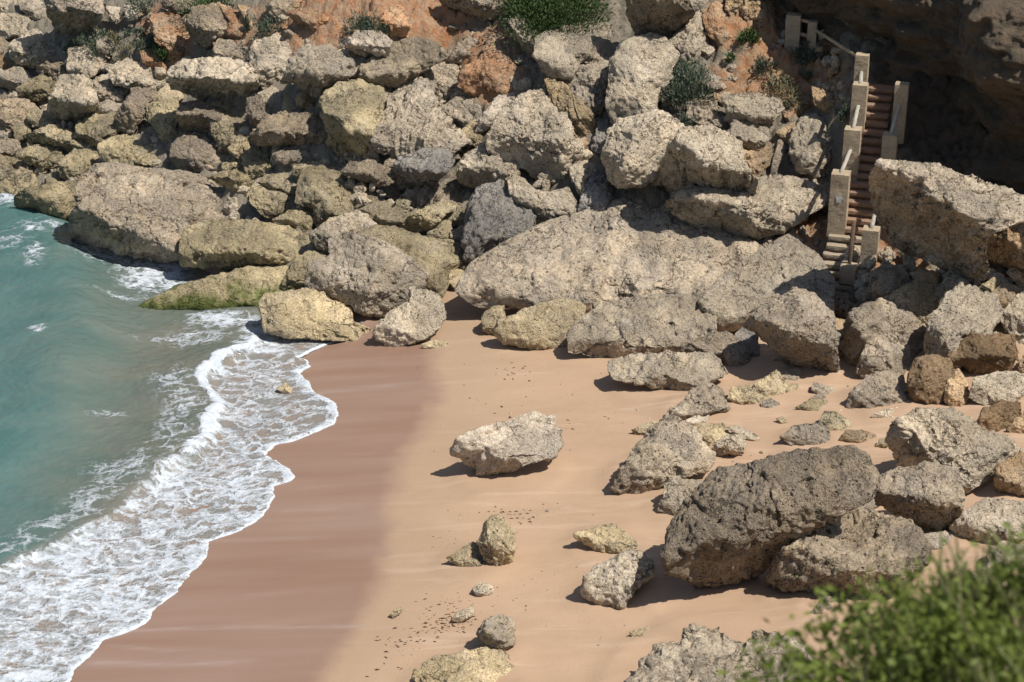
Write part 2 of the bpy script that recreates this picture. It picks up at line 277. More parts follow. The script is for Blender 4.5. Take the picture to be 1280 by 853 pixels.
ROCK_TXT = '''
# panel|mat|params|name|label|points
=G rocks piled up the left bank
1|pale||rock|pale rock cut off by the top left corner|-60,-40 90,-20 90,45 60,75 0,60 -60,60
1|grey||rock|smooth grey stone under the top left corner rock|90,0 190,5 240,50 238,95 200,100 150,85 95,50
1|pale|b-.3 f-.4|rock|pitted pale outcrop at the left edge below the smooth grey stone|-60,60 70,70 150,90 192,120 180,165 120,195 60,180 0,190 -60,170
1|dark||rock|shaded stone behind the pitted pale outcrop by left edge|-60,150 40,160 60,200 50,260 -60,270
1|pale|b-.4 f-.3|boulder|pale rounded boulder below left outcrop with broken lower left side|60,205 180,135 260,125 320,190 328,290 250,275 190,295 170,330 100,325 50,255
1|grey|A80 b.05 t1.0 f-1.3|boulder|large grey boulder at top left with deep black hollow beneath|195,-40 300,-60 480,-40 502,60 490,115 440,135 405,170 340,190 290,160 245,85
1|dark||rock|flat brown stone tucked under the pale rounded boulder at left|175,295 260,262 325,290 330,350 260,368 180,348
1|lgrey||rock|rubbly grey stone right of the pale rounded boulder, below the scrub|328,240 420,212 515,258 505,335 440,375 370,380 322,320
1|brown||rock|small brown layered stone touching the left edge, upper bank|-60,262 60,272 92,320 60,348 -60,350
1|lgrey|b-.2 f-.3|rock|blocky tan stone at left edge under small brown layered stone|-60,350 70,328 100,338 148,378 120,435 60,432 -60,400
1|olgr||rock|dusty grey stone left of the square boulder|85,430 180,368 262,358 292,400 272,455 200,485 105,475
1|pale|A85 b-.15 t.8 f-1.2|boulder|squarish pale boulder with black hollow under it on the left bank|245,480 290,385 380,366 442,388 463,490 440,565 380,592 290,580 248,535
1|grey||rock|grey stone wedged right of the squarish pale boulder|448,400 540,355 565,430 645,440 605,482 540,482 480,505 448,465
1|pale|t.7 b-.3|boulder|broad pale boulder below the orange scrub slope on the left bank|515,335 620,292 740,318 805,340 805,400 762,443 680,435 560,415 530,375
1|dark|A60 b-.2|boulder|tall brown-grey boulder leaning left, black cleft at its right foot|635,440 762,432 765,475 722,512 705,565 645,648 580,628 565,560 618,490
1|olgr|A110|boulder|grey stone sloping to the right of the black cleft|712,510 850,486 874,560 864,620 895,672 830,705 790,685 740,605 708,560
1|sandy||rock|small pale stone left of the black hole under long pale boulder|735,472 800,418 865,430 885,475 840,505 760,505
1|pale|A88 b.05 t.9 f-1.4 T.5|boulder|long pale knobbly boulder with wide black hollow beneath|826,345 900,293 1040,287 1180,298 1245,350 1245,420 1215,475 1120,505 1010,495 930,455 836,425
1|dark|A70 b-.1 f-.8|boulder|dark brown boulder beside orange stone at the top left of centre|900,120 940,50 1030,18 1105,60 1112,150 1050,215 1000,235 940,185
1|orange||boulder|bright orange stone right of the dark brown boulder near the top|1050,15 1140,38 1205,90 1220,160 1170,215 1105,185 1095,100
1|grey||rock|smooth grey block just above the long pale knobbly boulder|1035,212 1110,188 1205,198 1225,260 1205,305 1100,305 1035,292
1|orange|t.6|boulder|orange crumbling outcrop standing among green scrub|735,80 830,55 905,110 908,190 884,285 840,305 785,245 745,180
1|orange||rock|small orange stone below the orange crumbling outcrop|680,250 740,226 795,290 815,345 760,335 695,305
1|dark|A85 b.1 t1.1 f-.9|boulder|dark brown rounded boulder with black shadow below, mid left bank|862,562 880,505 960,486 1052,528 1064,590 1022,645 960,665 888,635
1|olgr|t.9|boulder|sloping dark stone right of the dark brown rounded boulder|1035,528 1120,538 1205,568 1198,640 1164,704 1120,755 1058,735 1028,640
1|sandy||rock|sandy stone directly under the hollow of the long boulder|1012,512 1100,470 1150,508 1125,545 1040,535
1|grey|T.9|boulder|round pitted grey boulder low on the left bank|842,705 900,657 1000,646 1084,688 1100,762 1052,835 960,855 878,825 834,762
1|olgr|t1.1|boulder|long olive boulder with rough front left of the round pitted one|484,702 560,662 680,656 792,688 856,742 800,795 700,806 600,815 495,775
1|olgr||boulder|grey-olive wedge below the squarish boulder's hollow|375,610 450,566 562,516 585,600 565,664 500,715 440,720 375,665
1|grey||rock|small grey stone between squarish boulder and tall brown one|435,520 540,476 630,478 575,535 480,565
1|olgr|b.0 t1.2 f-.9|rock|flat olive slab with black slot under it near left edge|135,652 260,606 340,636 405,688 436,722 330,735 250,705 148,695
1|olgr||rock|small olive stone above the flat slab with black slot|140,540 240,536 295,590 275,635 180,615 136,582
1|dark||boulder|dark dusty boulder at left edge halfway up the bank|-60,480 110,475 185,538 135,605 60,645 -60,620
1|olgr||rock|small tan stone right of the dark dusty edge boulder|55,620 120,566 155,600 145,665 80,685
1|grey|t1.0|rock|grey flat stone at left edge above the shore|-60,672 70,675 106,722 60,755 -60,755
1|olive|t1.1 f-.3|boulder|olive block with cracked top above the leftmost shore boulder|66,762 160,710 304,710 325,745 294,805 230,825 158,805
1|olive|t1.1|boulder|olive block with yellow-green lichen spot, right of the cracked block|286,792 360,730 484,726 496,790 450,845 420,880 340,885 300,852
1|olive|t1.2 f-.3|boulder|leftmost shore boulder, olive with green weed at its foot|-80,755 120,785 205,818 245,870 205,930 90,965 0,945 -80,950
1|olgr||rock|small olive stone low right of the round pitted boulder|1075,780 1180,760 1235,800 1175,845 1085,845
1|dark|A70 b-.2 f-.7|boulder|dark knobbly boulder under the pale cliff blocks, left of long dark slab|1195,480 1262,462 1310,560 1290,645 1240,625 1198,565
1|grey||rock|small grey stone under the dark knobbly boulder|1225,630 1290,615 1335,680 1295,725 1238,695
1|sandy||rock|tan stone between the sloping dark stone and small grey stone|1105,720 1180,655 1245,700 1285,742 1232,795 1150,765
1|white||rock|tiny pale stone in the scrub beside the top left boulder|515,30 582,38 575,105 528,104
1|white||rock|whitish stone sticking out of scrub near the top edge|596,18 672,28 666,95 616,102
1|lgrey||rock|grey stone half hidden in scrub below the whitish stones|470,195 540,185 560,235 520,265 470,245
1|dark|t.6|rock|brown rubble block above the orange outcrop at the top edge|780,-20 940,-20 930,50 860,60 790,40
1|ochre||rock|rusty stone right of the bright orange stone at top|1150,30 1200,30 1240,110 1262,180 1225,170 1185,90
=G rocks piled on the middle bank
2|dark|b-.1|boulder|dark stone at the left end of the red earth slope|96,25 160,-40 250,-20 262,60 205,95 118,90
2|pale|A80 b-.3|boulder|large pale knobbly boulder right of the long hollowed boulder|5,300 38,205 150,165 244,208 238,292 214,345 160,395 80,425 -10,385
2|lgrey|A80 b-.1 f-.9|boulder|pale grey ledge jutting over black hollows below the red slope|165,400 225,285 300,236 400,236 505,296 512,372 445,412 392,444 340,485 300,442 240,405
2|pale||rock|pale pitted stone below the large pale knobbly boulder|45,450 120,416 170,468 155,525 88,535
2|sandy||rock|thin yellowish upright stone left of the black hollows|162,560 178,455 232,500 245,532 200,556
2|ochre||rock|brownish broken stone between the black hollows|228,470 280,425 335,470 292,545 238,515
2|white|A90 b-.1 t1.0 f-.9|boulder|whitish rounded boulder on the red earth slope|476,212 528,146 640,156 695,200 685,272 620,290 570,275 498,252
2|white||rock|small white stone under the whitish rounded boulder|486,250 552,268 565,305 498,300
2|dstrata|A100 b-.35 t1.1 f-.5 s20|boulder|long layered slab sloping down to the left with tan edge|555,330 700,226 800,186 905,216 950,292 862,345 760,415 680,430 600,405 552,372
2|dark|t1.1|boulder|dark stone lying behind the long layered slab|686,212 800,156 900,136 1005,172 1012,232 962,275 900,225 800,205 698,245
2|grey|t1.2 b-.2 f-.5|rock|thin grey slab tilted right, above the layered slab|965,132 1060,80 1130,98 1105,145 1010,180
2|grey||boulder|broken grey stone with hollow below the thin tilted slab|1005,240 1080,146 1185,116 1196,190 1155,265 1060,305 976,292
2|grey|A70 b-.1 f-.9|boulder|grey boulder at top edge left of the green bush|915,-40 1250,-60 1262,40 1205,105 1130,105 1060,65 955,25
2|olgr|A80 b-.2 T.8 t.6 f-.3|boulder|huge lichen-covered olive boulder, left half of the central pair|365,480 440,405 540,396 645,436 655,520 645,600 625,645 565,705 545,745 440,756 386,705 370,600
2|pale|A80 b-.3 t.7 s80|boulder|huge pale boulder, right half of the central pair|615,440 700,446 800,386 885,416 905,500 985,580 1048,680 965,745 800,765 700,785 636,765 615,680 645,560
2|grey|z.5|rock|grey knob at the cleft between the two huge central boulders|560,640 620,596 705,616 715,702 660,745 586,715
2|dark|A88 b-.2 t1.1 f-.9|boulder|long dark grey slab with black gap under it, left of central pair|26,652 100,576 200,536 344,556 375,600 380,692 280,716 160,705 58,695
2|grey|t1.2|rock|flat grey stone below the long dark grey slab|125,742 230,716 382,696 406,750 330,796 200,805 126,785
2|olgr|t1.1|rock|flat narrow stone under the flat grey stone left of black cleft|215,800 330,786 424,756 436,822 330,836 228,856
2|olgr|t1.2|rock|olive flat stone at the foot of the long dark slab, left end|-20,708 60,716 175,748 136,800 160,860 -20,860
2|blue|A80 b.0 t.9 f-1.0|boulder|speckled slate-grey boulder with black shadow below the central pair|696,842 738,766 850,720 962,730 990,790 935,865 800,952 716,925
2|lgrey||rock|grey stone right of the pale central boulder's top|935,520 1030,465 1086,570 1066,636 1000,616 955,560
2|pale||rock|small pale stone on the orange earth above the wide boulder|1040,490 1090,476 1146,530 1124,570 1058,545
2|sandy||rock|sandy stone beside the right foot of the pale central boulder|1034,640 1090,585 1155,596 1176,650 1145,716 1046,705
2|white|t.9|boulder|whitish ledge running up behind the wide pale boulder|1100,640 1140,560 1200,480 1260,410 1330,345 1378,400 1440,445 1322,475 1202,565 1150,650
3|pale|A80 b-.25 t.8 f-.3|boulder|wide pale speckled boulder below the yellow split slab|-40,690 15,560 120,456 265,436 336,560 405,680 446,742 395,805 340,866 200,836 60,776 -30,740
2|lgrey|A80 b-.1 f-.5|boulder|grey rounded boulder at the foot of the wide pale boulder|1015,830 1055,758 1130,705 1205,695 1295,766 1306,850 1285,915 1190,955 1100,905 1025,885
2|grey||rock|brown-grey rubble stone right of the layered slab's end|845,370 900,306 1000,326 1036,440 960,476 896,444
2|orange|t.6|boulder|orange earthy outcrop above the sandy stones, upper middle|1015,420 1056,326 1120,296 1176,186 1280,176 1345,230 1335,340 1274,425 1200,476 1100,475
2|dark||rock|brownish stone at the lower left of the red earth slope|176,150 260,126 296,170 264,205 198,194
2|orange|A80 b-.1 f-.5|boulder|rusty overhanging block on the red earth slope|575,70 690,30 752,32 786,110 764,185 690,186 600,115
2|orange||rock|small rusty stone beside the dark hollow under the grey top boulder|866,80 912,56 960,110 944,145 876,135
2|orange|t.7|boulder|broad rusty boulder at top, left part of the red slope|196,60 350,30 485,56 475,135 350,155 236,114
2|pale||rock|small cream stone at the foot of the red slope, beside dark crack|280,190 330,180 355,215 320,240 285,230
2|pale||rock|pale block between the ledge and the layered slab|400,270 470,240 560,290 570,370 520,400 500,300
2|grey||rock|small grey stone in the rubble below the thin tilted slab|930,310 985,290 1020,330 1000,370 940,365
3|grey|A60 b-.1 f-.6|boulder|narrow grey rib beside deep black crack, left of the bush boulder|64,110 120,76 195,126 206,200 174,296 136,235 86,172
3|lgrey|A75 b-.4 t.7|boulder|large rough grey boulder under the big green bush|194,270 206,186 330,126 430,116 545,106 552,170 515,295 405,305 372,386 286,376 236,334
3|lgrey|b-.4|boulder|smooth tan block with fine layers, under the rough grey boulder|364,390 398,296 520,286 576,298 570,372 482,436 396,425
3|grey|A100|rock|tapering grey stone below the smooth tan block|354,400 480,426 565,388 526,462 516,564 478,576 424,512 374,452
3|strata|A110 b-.3 s125 t.5|boulder|yellow split slab with long layers standing on end|234,402 270,376 336,416 406,496 476,588 466,646 398,666 336,584 285,502
3|dark|A85 b.45 t.9 f-.7|boulder|big shaded overhanging boulder at the top edge, middle right|625,-60 930,-60 955,60 885,175 832,205 780,185 700,185 655,90
3|lgrey|A70|boulder|pale grey rib slanting up to the top right of the dome boulder|815,300 850,186 930,96 992,56 1036,150 1005,244 962,306 870,316
3|grey||rock|grey stone at the top edge beside the ochre blocks|935,-30 1045,-30 1002,62 945,52
0|pale|A75 b-.5 T.7 t.6 z.5|boulder|tall speckled dome boulder left of the grey-green shrub|764,78 786,54 812,44 830,50 844,70 842,95 824,112 822,148 800,154 770,150 758,130 762,100
3|pale|A75 b-.3 T.8 t.5 f-.3 z.4|boulder|massive speckled boulder directly under the dome boulder|514,745 555,648 598,586 700,564 780,546 855,586 905,636 926,752 900,800 800,853 700,900 600,905 545,860
3|pale|A66 b.35 t1.0 f-1.2 T.35|boulder|sunlit tan ledge overhanging a wide black hollow|780,860 905,636 1040,624 1155,686 1215,796 1268,880 1236,962 1204,984 1000,990 760,980 690,910
3|grey|n1.4|rock|crumbly brown stone with deep furrows above the tan ledge|924,600 934,498 1000,464 1062,486 1136,600 1114,646 1040,626 990,656
3|lgrey|A85 b-.1 f-.7|boulder|flat-topped grey boulder above the tan ledge's right end|1104,480 1190,456 1290,460 1374,486 1390,530 1344,586 1260,636 1196,606 1124,584
3|lgrey|A80 b-.1 f-.6|rock|speckled small boulder under the flat-topped grey boulder|1124,660 1156,590 1240,585 1315,626 1326,682 1254,746 1196,726 1144,694
3|ochre|A80 t.5|boulder|square ochre block at the top edge above the dry slope|1115,-30 1250,-30 1270,72 1212,115 1148,106 1115,52
3|orange|t.6|boulder|orange wedge left of the square ochre block|1006,82 1060,15 1112,38 1146,180 1092,226 1026,164
3|grey||rock|small grey stone under the orange wedge|985,250 1010,218 1060,222 1064,244 1030,275
3|ochre||rock|thin ochre slab leaning over the orange wedge|996,42 1060,-5 1110,-8 1082,34 1006,100
3|grey||rock|small grey stone under the right end of the grey-green shrub|1004,404 1028,346 1086,376 1096,424 1038,446
3|grey||rock|tiny grey stone in shadow under the grey-green shrub|794,452 850,436 864,504 808,516
3|blue|A70|rock|dark blue-grey stone in shadow between wide boulder and massive boulder|464,725 498,596 560,564 606,586 606,624 544,666 514,746
3|lgrey||rock|small pale stone at the right foot of the wide pale boulder|352,815 440,764 486,786 480,855 432,905 430,960 400,930 364,855
3|orange||rock|small rust-coloured stone under the yellow split slab|396,680 440,665 456,720 432,750
3|ochre||rock|sandy pebble-studded stone left of the tan ledge top|1056,450 1112,462 1104,506 1056,484
=G boulders around the foot of the stairs
4|ochre|t.7|boulder|bright ochre rocks below the flat grey boulder, left of stairs|-20,690 60,696 114,655 122,752 66,815 10,860 -40,850
4|lgrey|A75 b-.3 T.8|boulder|smooth rounded boulder close to the left side of the stairs|212,645 256,556 330,524 404,566 456,616 428,700 406,775 330,812 256,785 208,705
4|grey|A70|rock|narrow grey stone in the black gap left of the smooth rounded boulder|128,745 156,645 196,680 176,730 150,785 120,800
4|ochre|t.7|rock|ochre stone on the dry slope near the middle stair posts|314,402 400,384 446,418 456,505 380,510 324,484
4|ochre||rock|orange stone above left of the smooth rounded boulder|145,604 240,554 266,620 200,658
4|orange||rock|small orange stone beneath the dry grass slope|176,500 244,484 256,534 200,576
4|ochre|t.6|boulder|pale ochre rocks at the top beside the uppermost post|-20,-30 60,-30 115,40 106,112 60,135 -20,108
4|brown||rock|brown slab standing in shade left of the uppermost post|76,52 98,-20 140,-20 140,105 105,110
4|ochre||rock|small tan stone on the dry slope in front of the shaded posts|160,300 215,290 225,335 185,350
4|ochre||rock|tan stone on the dry slope above the smooth rounded boulder|230,440 290,425 310,480 260,500
8|pale|A58 b.05 t1.1 f-1.3 T.2|boulder|great tilted slab boulder right of the stairs, partly shaded|596,85 640,14 740,26 860,36 1000,86 1200,146 1330,180 1330,270 1195,305 1114,345 1096,425 1106,475 1064,566 958,526 848,456 738,426 676,335 614,225
8|ochre|A40 b-.1 f-.7|boulder|ochre rounded boulder at right edge beside the great tilted slab|1084,410 1186,286 1280,264 1420,280 1420,540 1300,566 1206,486 1116,446
8|ochre||boulder|ochre boulder cut by right edge under the rounded one|1206,512 1280,454 1400,480 1400,610 1260,596
8|sandy||rock|small knobbly stone below the great tilted slab|1084,572 1150,534 1196,558 1162,604 1130,616
8|ochre||rock|tan cracked stone near right edge above the speckled boulder|1134,604 1200,560 1266,588 1234,645 1190,688 1144,655
8|ochre||rock|flat ochre stone in front of the cave below great slab|764,522 820,496 892,518 886,566 798,566
8|pale|A40|boulder|pale stone at the right foot of the stairs with dark left side|574,600 590,516 640,494 764,516 782,582 742,646 650,658
8|sandy|t1.1|boulder|sandy rubble mound between stairs and speckled boulder|625,642 780,556 880,566 976,545 966,604 900,668 838,728 770,738 716,695
8|pale|A35 b-.2 f-.4 T.8|boulder|big speckled boulder with dark left face, below great slab|834,744 918,614 990,574 1062,584 1156,636 1178,704 1126,796 1044,846 984,955 930,1006 838,1016 794,994 826,880
8|lgrey|t1.0|boulder|tan boulder at right edge beside the speckled boulder|1174,704 1236,636 1290,596 1420,596 1420,780 1280,806 1196,776
8|dark|t1.1|rock|brown flat stone under the lowest stair slabs|384,622 500,606 616,638 606,686 500,726 394,706
8|ochre||rock|small yellow stone beside the grey boulder at stair foot|404,722 480,736 478,786 440,860 404,930 396,800
8|grey|A50 b-.25 f-.5 T.8|boulder|grey boulder below the stairs with shaded left front|458,800 496,694 620,644 724,660 796,740 842,792 805,916 700,886 560,906 530,958 484,926 458,860
8|grey|A70 b-.1 t1.0 f-.8 T.7|boulder|rounded grey boulder left of the stair foot over a dark hollow|4,762 56,686 230,584 324,624 400,706 426,800 420,956 350,976 236,976 166,895 56,796
8|blue|A60 k|rock|small upright blue-grey stone in front of a dark hollow|-40,800 -10,760 30,765 62,810 70,880 66,915 20,905 -30,850
8|lgrey||rock|rough stone in the black hollow left of the stairs|175,350 230,330 270,370 240,400 190,385
0|pale|A75 b-.3 t1.1 f-.5 T.4|boulder|upper bright slab left of the stairs with ragged underside|838,258 850,240 870,234 925,230 965,220 1000,226 1028,217 1039,230 1036,252 1012,265 985,283 958,296 938,302 908,294 870,280
=G great slabs behind the sand
0|grey|A85 b-.6 t1.1 f-.3 T.3 n.5|boulder|broadest slab of all, grey-brown, sloping towards the sand|574,362 596,328 636,303 688,278 738,264 785,248 850,256 902,282 940,304 934,342 908,367 882,380 830,371 790,376 745,393 712,404 690,388 650,381 636,386 600,381
0|lgrey|A80 b-.4 t1.0 f-.4 T.35 n.5|boulder|cracked grey slab between the broadest slab and the stairs|876,378 902,348 948,316 985,296 1022,322 1040,350 1039,394 1000,402 962,386 944,404 892,421 884,392
7|sandy|t.9 b-.2|boulder|yellowish worn rock under the front lip of the broadest slab|14,772 60,755 180,722 290,686 404,696 426,740 386,834 376,884 310,910 160,906 60,896 -6,855
7|sandy||rock|small yellowish spike standing at the sand by the broad slab|-70,760 -15,712 42,708 48,772 24,860 -10,858 -66,826
7|lgrey|A90 b-.5 t1.2 f-.3 T.35 n.5|boulder|smooth light grey slab lying on the sand before the cracked slab|360,832 448,748 518,696 750,660 962,666 1050,716 1052,832 1034,884 932,946 820,960 640,970 480,956 364,936
0|blue|A110 b-.4 t.6 s60 T.5|boulder|leaning slate-grey boulder with slanting grooves, centre|580,322 582,258 598,235 622,229 642,238 663,268 673,292 642,304 612,327 590,329
7|lgrey|b-.2 f-.5|boulder|bent grey rock under the black shadow of the wide pale boulder|54,100 88,64 155,106 176,150 240,156 342,134 406,230 396,256 250,276 188,306 144,244 74,172
7|blue|A80|boulder|dark upright stone in the shadow below the massive boulder|396,264 428,136 470,62 545,96 588,200 545,236 470,268
7|grey||rock|knobbly grey stone perched on the crest of the broadest slab|860,190 880,140 930,132 970,170 950,215 890,235
=G rocks along the water's edge
5|olive|A60 b-.2 f-.5|boulder|wedge-shaped tan boulder with weed-green tip in the water|70,180 120,134 240,124 392,96 406,200 368,290 378,386 306,388 234,296 174,246 84,226
5|olive||rock|small tan stone above the wedge-shaped boulder|228,70 300,56 336,90 316,126 224,126
5|grey|A64 b-.38 t1.3 f-1.0 T.25 n.8 z.9|boulder|great flat-topped slab by the sea with black undercut front|384,150 394,100 466,26 560,14 720,54 900,64 1020,104 1150,144 1236,206 1268,270 1214,306 1050,330 960,350 925,400 880,474 740,488 696,468 578,438 430,408 366,388 350,270 394,200
5|olive|A85 b-.3 t1.0 f-.5|boulder|long tan boulder with mossy foot right of great sea slab|880,422 904,334 1000,296 1200,294 1380,324 1506,376 1532,432 1444,496 1380,532 1200,538 1170,548 1070,518 896,508
5|olive||rock|small knobbly stone on top edge of the long green-footed rock|1054,542 1108,490 1156,510 1156,552 1078,572
5|olive|A85 b-.3 t1.1 T.4 z.35|boulder|long low rock fringed with bright green weed in the surf|684,712 738,676 868,604 1060,564 1200,524 1396,526 1400,600 1386,644 1272,716 1100,748 880,758 726,748
6|olgr|t1.1|rock|flat olive stone above right of the great sea slab|-196,82 -100,60 0,24 62,14 96,80 32,126 -40,156 -124,126
6|olgr||rock|olive stone with dark cleft right of the flat olive stone|34,110 100,70 202,64 256,110 246,174 200,186 128,156
6|olgr||rock|triangular olive stone under the one with dark cleft|-6,150 36,120 132,146 222,180 186,246 110,286 56,266 4,204
6|olgr|t1.0|boulder|wide smooth olive-grey boulder in the middle of the lower bank|244,212 256,118 276,54 370,34 442,44 524,86 602,96 702,136 738,182 694,236 620,216 532,236 470,266 400,296 336,306 324,232
6|olive||rock|yellow-olive stone below left of the wide smooth boulder|114,292 220,236 324,230 332,284 306,314 314,356 228,336
6|olgr||rock|sandy olive stone below right end of the wide smooth boulder|524,242 620,206 696,196 686,256 600,296 574,264
6|olgr||rock|tiny rounded stone between the wide smooth boulder and ribbed stone|714,202 760,170 792,198 774,242 714,236
6|grey|A60 s60|boulder|rounded tan stone with ribbed left face left of slate boulder|774,224 796,126 880,64 972,64 1046,116 1052,174 980,206 900,236 828,252
6|olgr|s10|rock|dark olive layered stone below the tiny rounded stone|618,292 636,244 720,224 798,258 764,306 720,336 648,316
6|olgr|b-.1 f-.6|rock|olive slab with dark crack lying right of the layered stone|724,332 798,254 900,214 962,204 1008,230 934,286 882,336 798,362
6|olgr||rock|blunt olive stone at the foot of the ribbed stone|924,262 988,204 1078,226 1068,296 1000,328 936,306
6|olgr||rock|smooth olive stone left of the leaning slate boulder's foot|872,352 926,294 988,294 988,372 964,408 862,386
6|grey||rock|small grey stone touching the leaning slate boulder's left foot|980,350 1056,304 1048,396 986,408
6|lgrey|A70|boulder|grey-tan stone above the big pitted shore boulder|302,352 398,284 500,254 586,260 608,312 556,356 544,386 420,448 356,436 314,394
6|olgr|t1.0|boulder|broad tan rock behind the big pitted shore boulder|534,360 638,324 762,344 884,384 1036,404 1074,490 994,548 966,606 926,668 800,650 690,500
6|lgrey|A75 b-.3 T.7 n1.3|boulder|big pitted shore boulder, grey above and yellow below|292,604 304,504 396,466 396,394 468,362 560,372 702,424 796,474 868,560 806,646 776,686 704,748 558,743 496,698 386,678 304,648
6|olive|t.9|boulder|sandy olive stone left of the big pitted shore boulder|192,562 234,474 330,424 402,456 320,510 308,604 186,648 162,604
6|sandy|t1.3 T.3 f.2|boulder|flat yellow rock half in the wash, in front of pitted boulder|68,702 98,654 280,632 382,652 440,690 470,674 508,740 500,796 628,828 640,902 570,922 498,878 300,868 84,838
6|pale|A70 t.9|boulder|pale triangular rock with small dark hole, tip on the sand|622,812 696,736 776,686 786,624 862,634 926,656 962,760 936,806 884,846 860,868 700,908 624,876
6|sandy||rock|pale cream stone where the sand meets the bank|962,594 996,514 1066,536 1066,596 1010,638
6|olgr||rock|tiny brown stone behind the pale cream stone|1014,512 1080,482 1106,520 1050,536
6|dark|t1.0|boulder|smooth brown stone under the black gap of the central pair|454,62 498,12 600,8 698,46 698,106 650,126 558,96
10|sandy|t1.4 T.2|rock|thin yellow rock strip flush with the sand|842,116 900,98 1004,112 1004,142 848,138
10|sandy|A80|rock|small tan stone poking out of the foam|138,332 180,306 214,335 208,368 168,358
=G rocks scattered over the sand
11|lgrey|A90 b-.4 t1.1 f-.3 T.4|boulder|low tan-grey rock with dark pit, between slab and grey heap|538,242 544,196 680,164 800,154 1052,160 1096,200 1128,260 1044,306 984,346 930,362 818,336 680,316 554,286
11|grey|A70|boulder|rounded grey stone right of the low tan-grey rock|924,110 1010,74 1122,54 1196,106 1238,150 1228,204 1132,242 1086,174 988,156
11|grey|A75|boulder|grey rock resting against the low tan-grey rock's right end|794,484 846,424 916,384 956,334 1032,294 1096,336 1138,432 1044,468 920,496 828,496
11|white|t1.2|rock|small white stone between two grey rocks on the sand|904,494 980,454 1036,460 1026,494 940,526
11|sandy|t1.2|rock|thin sandy stone at the left of the pyramid rock's peak|654,534 720,500 796,484 806,500 752,562 676,560
11|grey|A70 b-.3 t.8 n1.2|boulder|pyramid-shaped pitted grey rock on the middle sand|544,826 614,698 684,596 796,484 872,462 946,514 1006,596 1068,648 1078,692 1014,748 852,788 740,838 640,858 596,848
11|sandy|t1.3|rock|flat tan rock behind the pyramid rock's right shoulder|956,520 1000,504 1100,494 1148,560 1104,606 1040,628 950,560
11|pale|A80 b-.1 f-.4|rock|pale lump right of the pyramid rock with dark underside|1044,622 1118,554 1194,552 1218,600 1196,648 1120,672 1054,656
11|lgrey|t1.3 T.2|rock|flat grey rock tongue pointing right from the pale lump|1114,520 1180,508 1284,570 1266,598 1188,576
11|sandy|t1.2|rock|yellowish low rock right of the grey resting rock|1118,384 1144,326 1290,304 1348,326 1336,406 1250,418 1158,428
12|sandy|t1.1|rock|tan rock below a thin grey plate on the upper sand|42,296 148,226 204,288 252,290 246,326 150,366 54,356
12|grey|t1.1 T.25|rock|thin grey plate leaning on the tan rock|136,240 240,214 270,240 234,296 188,296
12|blue|t1.5 T.2|rock|flat bluish rock flush with the upper sand|124,188 200,154 334,176 332,214 240,206 146,204
12|grey||rock|small round grey stone alone on the upper sand|74,414 76,376 120,354 166,384 160,414
12|grey|t1.3 T.2|rock|small flat grey stone right of the round one|304,322 316,284 420,312 414,344 350,346
12|dark||rock|tiny dark stone below the small flat grey stone|294,364 340,334 376,348 368,376
12|olgr|t1.3 T.2|rock|half-buried olive stone, upper one of two, on the right sand|224,404 300,360 384,366 396,424 300,426
12|olgr|t1.3 T.2|rock|half-buried olive stone, lower one of two, on the right sand|340,474 366,414 420,420 496,470 474,526 378,506
12|grey|A75|rock|low dark-fronted stone left of the tan stub on right sand|158,540 226,484 320,464 386,486 396,576 330,592 218,576
12|ochre|A70|rock|tan stub with rough top in the right sand|424,554 468,504 540,504 606,526 596,566 500,576
12|olgr||rock|tiny olive stone beside the big pale-grey boulder's left edge|600,578 618,544 652,538 666,572 640,590
12|sandy||rock|pebble-sized tan stone above the low dark-fronted stone|144,450 180,440 206,472 168,480
12|lgrey|t1.4 T.2|rock|flat pale rock left above the big pale-grey boulder|574,446 620,414 700,398 756,430 680,462
12|grey|A50 T.8|boulder|upper of two stacked rounded grey boulders, right sand|512,244 544,114 598,72 700,62 808,126 786,184 724,258 640,248 554,278
12|grey|A60 b-.2 t1.0|boulder|lower of two stacked rounded grey boulders, flat crack across|462,400 494,328 554,254 640,228 726,248 758,300 752,386 640,418 474,418
12|brown|A50 b-.1 t.3 T.7|boulder|upright brown boulder streaked like wood|742,386 752,246 784,174 860,158 946,174 968,260 928,354 882,398 816,393
12|ochre|A60|rock|tan stone squeezed right of the upright brown boulder|908,376 934,236 982,222 1028,308 1028,376 950,408
12|brown|A90 b-.1 t1.1 f-.6|boulder|flat-topped smooth brown block near the right edge|922,162 1036,52 1100,72 1234,62 1258,150 1216,248 1078,263 954,206
12|ochre||rock|tan stone at right edge beside the flat-topped brown block|1250,195 1300,140 1400,150 1400,262 1256,250
12|pale|A70|boulder|pale speckled stone under the flat-topped brown block|1022,356 1052,264 1160,232 1320,250 1320,310 1226,378 1118,408
12|brown|A60 t.8|rock|small reddish-brown stone lying on the big pale-grey boulder|1054,486 1094,404 1178,372 1266,372 1272,434 1206,498 1118,523
12|lgrey|A50 b-.35 t.9 f-.6 T.6 n1.3|boulder|big pale-grey boulder with jagged black left face|654,564 672,478 716,444 798,402 944,402 1054,464 1104,504 1204,524 1268,600 1206,648 1156,708 1084,768 1000,810 940,760 860,690 700,680
12|ochre||rock|rough stone at right edge beside the reddish-brown one|1186,506 1290,410 1420,420 1420,530 1240,540
12|ochre|A70 b-.3 f-.6|boulder|golden rough boulder at the right edge over a black hollow|1142,806 1152,676 1256,602 1420,612 1420,810 1280,823
0|grey|A80 b-.2 t1.0 f-.8 z.3|boulder|grey stone behind the two dark boulders with black hollow below|1090,605 1112,588 1160,577 1197,588 1208,615 1203,642 1187,661 1158,663 1128,647 1092,630
